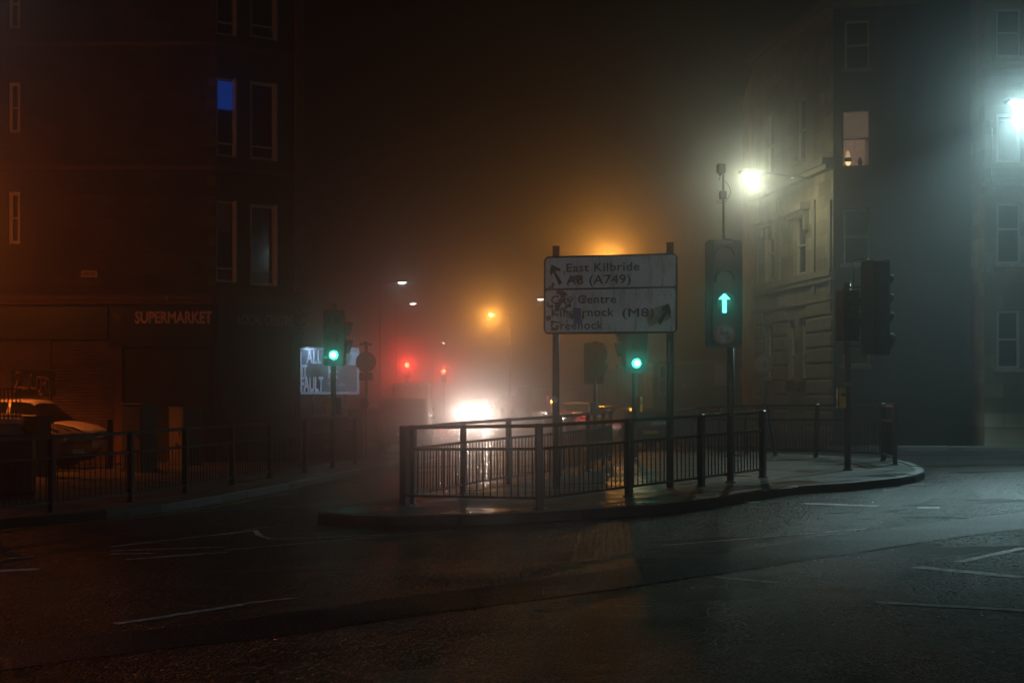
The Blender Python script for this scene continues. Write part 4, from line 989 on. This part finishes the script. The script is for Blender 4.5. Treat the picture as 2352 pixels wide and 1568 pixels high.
mb.add([(a-oz.x, b-oz.y, 12.45) for a, b in pts]+[((10.6)-oz.x, 45-oz.y, 15.5)], [(i, (i+1) % 5, 5) for i in range(5)]); mb.build('roof', M['slate'], t)
# pilaster strips, hoods over windows, rusticated ground floor of A
def strip(px0, px1, yt, yb, proud, m, name, p0=RA0, p1=RA1, org=None):
    return flat(t, (oz.x, oz.y), p0, p1, px0, px1, yt, yb, proud, m, name, proud+.02)
for (xa, xb, yb, h_) in ((1746, 1783, 512, 13), (1812, 1860, 490, 17)):
    _, (u0, u1, z0_, z1_, Ym) = strip(xa, xb, yb-h_, yb, .30, M['trim_right'], 'window_hood')
    strip(xa+3, xb-3, yb, yb+10, .16, M['trim_right'], 'window_hood')
    strip(xa+2, xa+7, yb, yb+34, .12, M['trim_right'], 'hood_bracket'); strip(xb-8, xb-2, yb, yb+38, .12, M['trim_right'], 'hood_bracket')
for yy in (765, 795, 825, 855, 885): 
    pass
for px in (1737, 1788, 1868, 1905): strip(px, px+6, 460, 672, .06, M['trim_right'], 'pilaster')
for i in range(9):
    z = .5+i*.44
    for (xa, xb) in ((1736, 1755), (1778, 1808), (1854, 1912)):
        u0, Y0 = on_plane(RA0, RA1, xa); u1, Y1 = on_plane(RA0, RA1, xb); c = Vector(RA0)+dA*(u0+u1)/2; nA = Vector((dA.y, -dA.x))
        MB().box((c.x-oz.x+nA.x*.02, c.y-oz.y+nA.y*.02, z), (u1-u0, .07, .38), math.atan2(dA.y, dA.x), .025).build('rustic_course', M['trim_right'], t)
mb = MB(); u_, Y_ = on_plane(RA0, RA1, 1789); nA = Vector((dA.y, -dA.x)); p = Vector(RA0)+dA*u_+nA*.06
mb.path([Vector((p.x-oz.x, p.y-oz.y, Zt(452, Y_))), Vector((p.x-oz.x, p.y-oz.y, Zt(488, Y_)))], .018, 8)
mb.build('cable', M['black'], t)
u_, Y_ = on_plane(RA0, RA1, 1774)
p = Vector(RA0)+dA*u_+nA*.18; mb = MB(); mb.tube((p.x-oz.x, p.y-oz.y, Zt(450, Y_)), (p.x-oz.x, p.y-oz.y, Zt(422, Y_)), .09, 10, .05); mb.build('finial', M['trim_right'], t)
u_, Y_ = on_plane(RA0, RA1, 1850); p = Vector(RA0)+dA*u_+nA*.4
fl = thing('floodlight', 'small white wall floodlight just above the cornice right of the street lamp', 'light', (p.x, p.y, Zt(408, Y_)))
MB().box((0, 0, 0), (.10, .08, .06), 0, .01).build('housing', M['grey_plate'], fl); MB().box((0, -.045, -.01), (.07, .01, .05)).build('lens', mat('cool_led', (.5, .5, .5), .4, emis=(.75, 1, .95), estr=2.5), fl)
mb = MB(); mb.rect((0, .04, 0), (-nA.x*.4, -nA.y*.4, 0), .03, .03); mb.build('bracket', M['black'], fl)
u_, Y_ = on_plane(RA0, RA1, 1790); 

# right-hand bay building
C0 = (X(2261, 35.5), 35.5); C1 = (22, 34.8)
t = thing('tenement_building', 'pale sandstone tenement at the right edge under the bright lamp', 'building', (C0[0], C0[1], 0))
cp = dict(trim=M['frame'])
cw = mat('upvc_white', (.75, .76, .74), .35, var=.05)
oC = [win(C0, C1, 2288, 2345, 260, 374, transom=.88, frw=.085, sill=True, **cp), win(C0, C1, 2289, 2345, 466, 605, transom=.57, frw=.06, **cp), win(C0, C1, 2289, 2343, 712, 846, transom=.5, frw=.07, **cp),
      win(C0, C1, 2420, 2500, 260, 374, **cp), win(C0, C1, 2420, 2500, 466, 605, **cp), win(C0, C1, 2288, 2345, 20, 130, **cp)]
facade(t, C0, C1, 13.5, oC, M['stone_bay'], frame_m=cw, reveal=.16)
facade(t, (C0[0], 36.9), C0, 13.5, [], M['stone_bay']); facade(t, C1, (22, 48), 13.5, [], M['stone_bay']); facade(t, (22, 48), (C0[0]+.9, 48), 13.5, [], M['stone_bay']); facade(t, (C0[0]+.9, 48), (C0[0]+.9, 36.9), 13.5, [], M['stone_bay'])
mb = MB(); mb.add([(a-C0[0], b-C0[1], 13.5) for a, b in (C0, C1, (22, 48), (C0[0]+.9, 48), (C0[0]+.9, 36.9), (C0[0], 36.9))], [tuple(range(6))]); mb.build('roof', M['slate'], t)
for yy, h, pr in ((383, .16, .16), (426, .12, .12), (640, .3, .10), (155, .16, .14), (198, .12, .1)): band(t, C0, C1, Zt(yy, 35.5), h, pr, M['trim_right'], ext=(.1, 0))
def cflat(xa, xb, ya, yb, pr, m, nm, th=None, ch=0.): 
    return flat(t, C0, C0, C1, xa, xb, ya, yb, pr, m, nm, th or pr+.01, ch)
cflat(2272, 2284, 279, 295, .12, M['frame'], 'junction_box', ch=.01)
cflat(2265, 2284, 611, 627, .03, mat('vent_grey', (.45, .47, .5), .6), 'vent_grille')
mb = MB(); dC = (Vector(C1)-Vector(C0)).normalized()
def cq(px, py): u_, Y_ = on_plane(C0, C1, px); q = dC*u_; return Vector((q.x, q.y-.05, Zt(py, Y_)))
mb.path([cq(2277, 295), cq(2276, 365), cq(2283, 373)], .014, 8); mb.path([cq(2276, 388), cq(2276, 422)], .014, 8); mb.path([cq(2262, 430), cq(2285, 434)], .012, 8); mb.build('conduit', M['frame'], t)
for (xa, xb, ya, yb) in ((2262, 2286, 432, 452),): cflat(xa, xb, ya, yb, .05, M['trim_right'], 'corbel')

# low buildings and hoardings behind the island
t = thing('yard_building', 'low flat-roofed building behind the direction sign poles, grey in the fog', 'building', (X(1600, 53), 53, 0)); o3 = (X(1600, 53), 53)
Q0, Q1 = (X(1500, 53), 53.), (X(1750, 52), 52.)
facade(t, Q0, Q1, Zt(833, 53), [win(Q0, Q1, 1512, 1531, 838, 905, transom=.5, **rt)], M['render_wall'])
facade(t, (Q0[0], 60), Q0, Zt(833, 53), [], M['render_wall'])
mb = MB(); mb.add([(a-o3[0], b-o3[1], Zt(833, 53)) for a, b in (Q0, Q1, (Q1[0], 60), (Q0[0], 60))], [(0, 1, 2, 3)]); mb.build('roof', M['slate'], t)
band(t, Q0, Q1, Zt(834, 53), .2, .15, M['trim_right'], name='coping')
def qflat(xa, xb, ya, yb, pr, m, nm, ch=0.): return flat(t, o3, Q0, Q1, xa, xb, ya, yb, pr, m, nm, pr+.01, ch)
qflat(1568, 1603, 880, 891, .35, mat('awning_pale', (.4, .4, .4), .6), 'hatch', ch=.02)
for i in range(10): qflat(1566, 1603, 893+i*5.5, 896+i*5.5, .10, M['grey_plate'], 'louvre')
qflat(1640, 1669, 836, 886, .06, mat('pale_notice', (.62, .58, .48), .6, var=.25, scale=3), 'notice_board')
qflat(1700, 1708, 845, 880, .05, M['frame'], 'door_frame')

t = thing('palisade_fence', 'tall vertical-barred fence behind the green signal, lit orange', 'fence', (X(1440, 57), 57, g(4.8, 57))); bz = g(4.8, 57)
xa, xb = X(1384, 57), X(1515, 57); n = 26; mb = MB(); ox = X(1440, 57)
for i in range(n+1):
    x = xa+(xb-xa)*i/n; hgt = Zt(845+random.uniform(-4, 4), 57)-bz
    mb.prism([(x-ox-.035, 0), (x-ox+.035, 0), (x-ox+.035, hgt-.12), (x-ox, hgt), (x-ox-.035, hgt-.12)], -.015, .01)
mb.build('pale', mat('galvanised_pale', (.25, .24, .22), .5, metal=.3), t)
mb = MB()
for z in (.5, 2.4): mb.rect((xa-ox, .03, z), (xb-ox, .03, z), .04, .06)
mb.build('rail', M['steel'], t)
for i in range(0, 5):
    x = xa+(xb-xa)*i/4; MB().rect((x-ox, .07, 0), (x-ox, .07, Zt(838, 57)-bz), .09, .09).build('post', M['steel'], t)

# billboard
bY = 58.; bx = X(756, bY); bzz = g(-8, 58)+KH
t = thing('billboard', 'lit poster billboard reading ALL and FAULT at the corner of the side street', 'billboard', (bx, bY, bzz), radians(3)); k = bY/F
w_, h_ = 138*k, 107*k; cz = Zt(851.5, bY)-bzz
fr = MB()
for sx in (-1, 1): fr.box((sx*(w_/2-.05), -.03, cz), (.10, .12, h_))
for sz in (-1, 1): fr.box((0, -.03, cz+sz*(h_/2-.05)), (w_-.2, .12, .10))
for sx in (-.7, .7): pass
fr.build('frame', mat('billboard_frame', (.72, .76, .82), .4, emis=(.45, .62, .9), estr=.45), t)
def poster():
    m = mat('poster', (.10, .12, .15), .5, var=.5, scale=1.2); nt = m.node_tree; N = nt.nodes; L = nt.links; b = N['Principled BSDF']
    b.inputs['Emission Color'].default_value = (.30, .42, .62, 1); b.inputs['Emission Strength'].default_value = .22
    return m
MB().box((0, .0, cz), (w_-.2, .03, h_-.2)).build('poster', poster(), t)
for sx in (-.7, .7): MB().rect((sx, .08, 0), (sx, .08, cz+h_/2-.1), .12, .12).build('leg', M['black'], t)
pw = mat('poster_letters', (.55, .6, .68), .5, emis=(.45, .60, .85), estr=.75)
for txt, x0_, x1_, yb_, hh in (('ALL', 704, 739, 834, 35), ('IT', 693, 706, 868, 34), ('HE', 754, 776, 868, 34), ('FAULT', 691, 743, 898, 36)):
    text_mesh('poster_lettering', txt, pw, t, T((x0_-756)*k, -.018, Zt(yb_, bY)-bzz), width=(x1_-x0_)*k, height=(hh*.95)*k, extrude=.004, offset=.03)
text_mesh('poster_lettering', 'THE sky', pw, t, T((752-756)*k, -.018, Zt(886, bY)-bzz), width=42*k, height=9*k, extrude=.003)
bluish = mat('poster_sky', (.25, .34, .45), .5, emis=(.38, .55, .85), estr=.6, var=.3, scale=2)
MB().prism([((799-756)*k, Zt(838, bY)-bzz), ((819-756)*k, Zt(838, bY)-bzz), ((819-756)*k, Zt(808, bY)-bzz), ((803-756)*k, Zt(808, bY)-bzz), ((808-756)*k, Zt(820, bY)-bzz)], -.02, -.017).build('poster_picture', bluish, t)
fig = mat('poster_figure', (.22, .2, .18), .6, var=.4)
for (cx_, cy_, r_) in ((716, 852, .13), (730, 850, .14)): MB().prism([(x, z) for x, z in circ(r_, 14, (cx_-756)*k, Zt(cy_, bY)-bzz)], -.024, -.0185).build('poster_picture', fig, t)
MB().prism([((700-756)*k, Zt(902, bY)-bzz+.06), ((742-756)*k, Zt(902, bY)-bzz+.06), ((738-756)*k, Zt(858, bY)-bzz), ((708-756)*k, Zt(860, bY)-bzz)], -.0175, -.0165).build('poster_picture', fig, t)
tr = MB(); tr.box((0, -.28, cz+h_/2+.03), (w_*.96, .10, .06), 0, .01); tr.rect((-w_*.3, -.25, cz+h_/2+.03), (-w_*.3, 0, cz+h_/2-.04), .03, .03); tr.rect((w_*.3, -.25, cz+h_/2+.03), (w_*.3, 0, cz+h_/2-.04), .03, .03); tr.build('lamp_trough', M['grey_plate'], t)
for sx, pwr in ((-.85, 60), (-.1, 22), (.8, 22)):
    lamp('lamp', 'SPOT', (sx, -.45, cz+h_/2-.02), pwr, (.50, .72, 1.), t, .08, target=(sx, .2, cz-.2), angle=140, blend=.6)
# low wall by the billboard
t = thing('boundary_wall', 'long low wall below the billboard at the side street', 'wall', (X(760, 59), 59, g(-8, 59)))
mb = MB(); mb.box((-4, .2, .75), (13, .25, 1.5)); mb.build('wall', M['render_wall'], t)
MB().box((-4, .2, 1.54), (13.1, .35, .09), 0, .01).build('coping', M['trim_right'], t)

# ------------------------------------------------------------------ street furniture on the left
def cab(label, px0, px1, py_t, Y, w, d, rz, m=None, lid=.04, vent=None):
    x = X((px0+px1)/2, Y); z = gp(x, Y); h = Zt(py_t, Y)-z
    t = thing('utility_cabinet', label, 'cabinet', (x, Y, z), rz, 'roadside cabinets')
    b = MB().box((0, 0, h/2), (w, d, h-.02), 0, .012).build('body', m or M['cabinet'], t)
    MB().box((0, 0, h), (w+.05, d+.05, lid), 0, .012).build('lid', m or M['cabinet'], t)
    dr = MB().box((0, -d/2-.008, h/2+.03), (w*.9, .016, h*.84), 0, .004).build('door', m or M['cabinet'], t)
    MB().box((w*.3, -d/2-.022, h*.55), (.03, .02, .12)).build('handle', M['black'], dr)
    MB().box((0, 0, .03), (w+.02, d+.02, .08)).build('plinth', M['kerb'], t)
    if vent: MB().box((vent[0], -d/2-.02, vent[1]), (.13, .012, .14)).build('vent', M['black'], t)
    return t
cab('tall roadside cabinet behind the long railing, left of the squatter one', 269, 373, 928, 30.2, .72, .42, radians(-38))
cab('squat roadside cabinet against the dark shop shutter, small vent on its side', 376, 475, 936, 34.5, .85, .5, radians(-52), vent=(.1, .5))
cab('dark narrow roadside box in front of the striped car', 48, 123, 955, 28.5, .5, .35, radians(-38), m=mat('dark_cabinet', (.03, .03, .028), .5, var=.5))
cab('dark capped cabinet beside the round sign pole', 800, 833, 940, 40., .40, .35, radians(12), m=mat('black_cabinet', (.02, .02, .02), .5), lid=.09)
x, y = X(22, 22.5), 22.5; z = gp(x, y)
t = thing('litter_bin', 'large black round-topped bin cut by the left edge', 'bin', (x, y, z)); h = Zt(980, y)-z
MB().box((0, 0, h/2), (.78, .6, h), radians(10), .11).build('body', mat('bin_black', (.008, .008, .008), .4), t)
MB().box((0, -.02, h-.16), (.56, .6, .14), radians(10), .03).build('opening', M['black'], t)
MB().box((0, 0, .03), (.84, .66, .06), radians(10)).build('base', M['kerb'], t)
x, y = X(252, 31.5), 31.5; z = gp(x, y)
t = thing('bollard', 'dark square-capped bollard in front of the white car', 'bollard', (x, y, z)); h = Zt(966, y)-z
MB().box((0, 0, h/2), (.14, .14, h), radians(20), .015).build('post', M['rail'], t); MB().box((0, 0, h), (.16, .16, .06), radians(20), .02).build('cap', M['rail'], t)
x, y = X(20, 31), 31.
t = thing('boundary_wall', 'low wall with black bar railing at the left edge', 'wall', (x, y, gp(x, y))); zz = Zt(967, y)-gp(x, y)
MB().box((-1.35, .1, zz/2), (3.2, .22, zz-.1)).build('wall', M['trim_left'], t)
MB().box((-1.33, .1, zz), (3.25, .32, .12), 0, .01).build('coping', mat('pale_coping', (.5, .42, .34), .6), t)
mb = MB(); zt_ = Zt(893, y)-gp(x, y)
for i in range(34): mb.tube((.22-i*.09, .1, zz), (.22-i*.09, .1, zt_), .014, 6)
mb.rect((.24, .1, zt_), (-2.9, .1, zt_), .04, .03); mb.rect((.24, .1, zz+.12), (-2.9, .1, zz+.12), .04, .03); mb.build('railing', M['rail'], t)

# ------------------------------------------------------------------ street lamps
def street_lamp(label, px, py, Y, col, power, dx=1.2, post=True, estr=60, kind='SPOT', wall=None, rad=.08, angle=165, face=0, lens=(.42, .16), group='street lamps', hidepost=False, name='street_lamp', dy=0., lens_col=None, spill=.15, bulge=.10, aim=(0, 0, 5)):
    c = P(px, py, Y); bx_, by_ = c.x+dx, c.y+dy
    z0_ = gp(bx_, by_) if not wall else c.z-.2
    t = thing(name, label, 'street lamp', (bx_, by_, z0_), 0, group); hz_ = c.z-z0_
    d = Vector((-dx, -dy)); 
    if not wall:
        mb = MB(); mb.tube((0, 0, 0), (0, 0, hz_*.35), .085, 14, .075); mb.tube((0, 0, hz_*.35), (0, 0, hz_+.02), .06, 14, .045); mb.build('column', M['steel'], t)
        MB().box((0, -.075, 1.0), (.10, .03, .5), 0, .005).build('access_door', M['steel'], t)
    mb = MB(); mb.tube((0, 0, hz_+.0), (d.x*.75, d.y*.75, hz_+.08), .03, 10); mb.build('arm', M['steel'], t)
    rz = math.atan2(d.y, d.x)
    hh = MB(); hh.box((d.x, d.y, hz_+.085), (lens[0]+.18, lens[1]+.12, .09), rz, .03); hh.build('lantern', M['steel'], t)
    le = MB(); n = 16; vs = [(0, 0, -bulge)]
    for kx in range(2):
        q = (kx+1)/2; vs += [(lens[0]/2*q*cos(2*pi*i/n), lens[1]/2*q*sin(2*pi*i/n), -bulge*(1-q*q)) for i in range(n)]
    le.add(vs, [(0, 1+i, 1+(i+1) % n) for i in range(n)]+[(1+i, 1+n+i, 1+n+(i+1) % n, 1+(i+1) % n) for i in range(n)], True)
    em = bpy.data.materials.new('lamp_lens'); em.use_nodes = True; b = em.node_tree.nodes['Principled BSDF']; b.inputs['Emission Color'].default_value = (*(lens_col or col), 1); b.inputs['Emission Strength'].default_value = estr
    le.build('lens', em, t, T(d.x, d.y, hz_+.035, rz))
    if power:
        if kind in ('SPOT', 'BOTH'): lamp('lamp', 'SPOT', (d.x, d.y, hz_-.22), power, col, t, rad, target=(d.x+aim[0], d.y+aim[1], hz_-aim[2]), angle=angle, blend=.35 if angle < 170 else .12)
        if kind in ('POINT', 'BOTH'): lamp('lamp', 'POINT', (d.x, d.y, hz_-.22), power*(1 if kind == 'POINT' else spill), col, t, rad)
    return t
COOL = (.66, 1., .84); COOL2 = (.60, .97, 1.); SOD = (1., .37, .05)
street_lamp('bright white street lamp above the corner tenement, over the arrow signal', 1726, 402, 38.3, (.92, 1., .72), 112, dx=1.75, dy=.6, estr=130, kind='BOTH', angle=174, spill=.5, bulge=.22, wall=True, lens=(.5, .25))
street_lamp('brightest blue-white street lamp cut by the right edge', 2345, 240, 30, COOL2, 6500, dx=1.6, estr=110, kind='BOTH', angle=114, spill=.015, bulge=.22, aim=(-1.8, -1.6, 8), lens=(.5, .25))
street_lamp('small white street lamp, left and highest over the road', 923, 650, 80, (.85, 1., 1.), 160, dx=-1.3, estr=40, angle=140, lens=(.5, .2))
street_lamp('tiny white street lamp just right of the higher white one', 949, 698, 104, (.95, 1., .95), 120, dx=-1.3, estr=30, angle=150, lens=(.55, .2))
street_lamp('small white street lamp at the left edge of the direction sign', 1242, 688, 96, (1., .95, .85), 120, dx=1.3, estr=30, angle=140, lens=(.5, .2))
street_lamp('orange sodium street lamp in a round halo above the road', 1128, 722, 88, SOD, 2800, dx=1.2, estr=70, kind='BOTH', angle=140, spill=.36, lens=(.32, .2), bulge=.16, lens_col=(1., .55, .15))
street_lamp('orange sodium street lamp glowing over the top edge of the direction sign', 1395, 592, 60, SOD, 2700, dx=1.3, estr=90, kind='BOTH', angle=140, spill=.32, lens=(.42, .2), lens_col=(1., .55, .15))
street_lamp('far white speck of a street lamp above the right red signal', 1018, 788, 125, (.9, .9, 1.), 0, dx=-1., estr=25, lens=(.3, .15))
street_lamp('sodium street lamp left of the frame lighting the white car', -330, 480, 33.0, (1., .20, .02), 4400, dx=-1.2, estr=30, kind='BOTH', angle=128, spill=.13)
street_lamp('white street lamp high outside the upper left corner', -330, -160, 24, (.85, .95, 1.), 75, dx=-1.2, estr=30, kind='POINT')
street_lamp('white street lamp over the near road left of the camera', -1900, -900, 9, (.66, .80, 1.), 220, dx=-1.2, estr=20, kind='POINT')
t = street_lamp('unseen fill lamp added behind the camera to light the direction sign', 1176, 905, 1, (.92, .96, 1.), 0, dx=1.2)  # added fill light, dressed with a column and lantern
t.location = (4.6, -14, .12)
for ch in t.children:
    if ch.name.startswith(('column', 'access')): continue
    ch.location.z += 6.2
t.children[0].scale.z = 5.0
lamp('lamp', 'SPOT', (-1.2, 0, 7.55), 8000, (.94, .96, 1.), t, .1, target=(-2.6, 35, 3.2), angle=19, blend=.6)  # narrow spot added only to brighten the sign face

# far red signals
for px, py, Y, lab in ((935, 838, 82, 'far traffic signal showing red, the left and brighter of two'), (1020, 852, 96, 'far traffic signal showing red, the right one near the headlights')):
    x = X(px, Y)+.0; z0_ = g(x, Y)+KH
    t = thing('traffic_signal', lab, 'traffic signal', (x, Y, z0_), 0, 'far red signals'); hz_ = Zt(py, Y)-z0_
    pole(t, hz_+.2, .057)
    head(t, (0, -.1, hz_-.3), 0, .36, 1.0, [(.3, .12, 'lit_red'), (0, .10, 'lens_amber'), (-.3, .10, 'lens_dark')])
    lamp('lamp', 'POINT', (0, -.35, hz_), 550 if px < 1000 else 330, (1., .05, .03), t, .08)

# litter on the island, one scatter
mb = MB()
for (px, py) in ((1780, 1057), (1830, 1062), (1850, 1053), (1905, 1065), (1912, 1056), (1925, 1061), (1700, 1080), (1760, 1092), (1400, 1141), (1455, 1141), (1815, 1070)):
    q = R(px, py, KH); a = random.uniform(0, pi); s_ = random.uniform(.02, .05); z = gp(*q)+.012
    mb.add([(q[0]+s_*cos(a+b), q[1]+s_*sin(a+b), z+random.uniform(0, .02)) for b in (0, 1.3, 3.1, 4.4)], [(0, 1, 2, 3)])
tag(mb.build('litter', mat('litter_paper', (.35, .35, .33), .5)), 'scraps of pale litter scattered on the island paving', 'litter', kind='stuff')

# ------------------------------------------------------------------ haze
mb = MB(); mb.box((0, 68, 9.2), (180, 180, 22))
hz = mb.build('haze', bpy.data.materials.new('fog')); m = hz.data.materials[0]; m.use_nodes = True; nt = m.node_tree; nt.nodes.clear()
out = nt.nodes.new('ShaderNodeOutputMaterial'); pv = nt.nodes.new('ShaderNodeVolumePrincipled')
pv.inputs['Color'].default_value = (.93, .93, .93, 1); pv.inputs['Density'].default_value = .021; pv.inputs['Anisotropy'].default_value = .95
nt.links.new(pv.outputs[0], out.inputs['Volume']); tag(hz, kind='stuff')

# ------------------------------------------------------------------ world, camera, render
w = bpy.data.worlds.new('World'); scene.world = w; w.use_nodes = True
nt = w.node_tree; bg = nt.nodes['Background']
bg.inputs[0].default_value = (.55, .32, .16, 1); bg.inputs[1].default_value = .002
cam = bpy.data.cameras.new('camera'); co = bpy.data.objects.new('camera', cam); C.objects.link(co); scene.camera = co
co.location = (0, 0, CZ); co.rotation_euler = (radians(90), 0, 0)
cam.sensor_width = 36; cam.lens = F/2352*36; cam.shift_y = (HY-784)/2352; cam.clip_end = 1000; cam.clip_start = .1
vs = scene.view_settings; vs.view_transform = 'Standard'; vs.look = 'None'; vs.exposure = -.35; vs.gamma = 1
cy = scene.cycles; cy.use_denoising = True; cy.volume_bounces = 0; cy.max_bounces = 4; cy.diffuse_bounces = 1; cy.glossy_bounces = 2; cy.transmission_bounces = 2
cy.use_light_tree = True; cy.sample_clamp_indirect = 2.0; cy.caustics_reflective = False; cy.caustics_refractive = False; cy.use_adaptive_sampling = True; cy.adaptive_threshold = .02
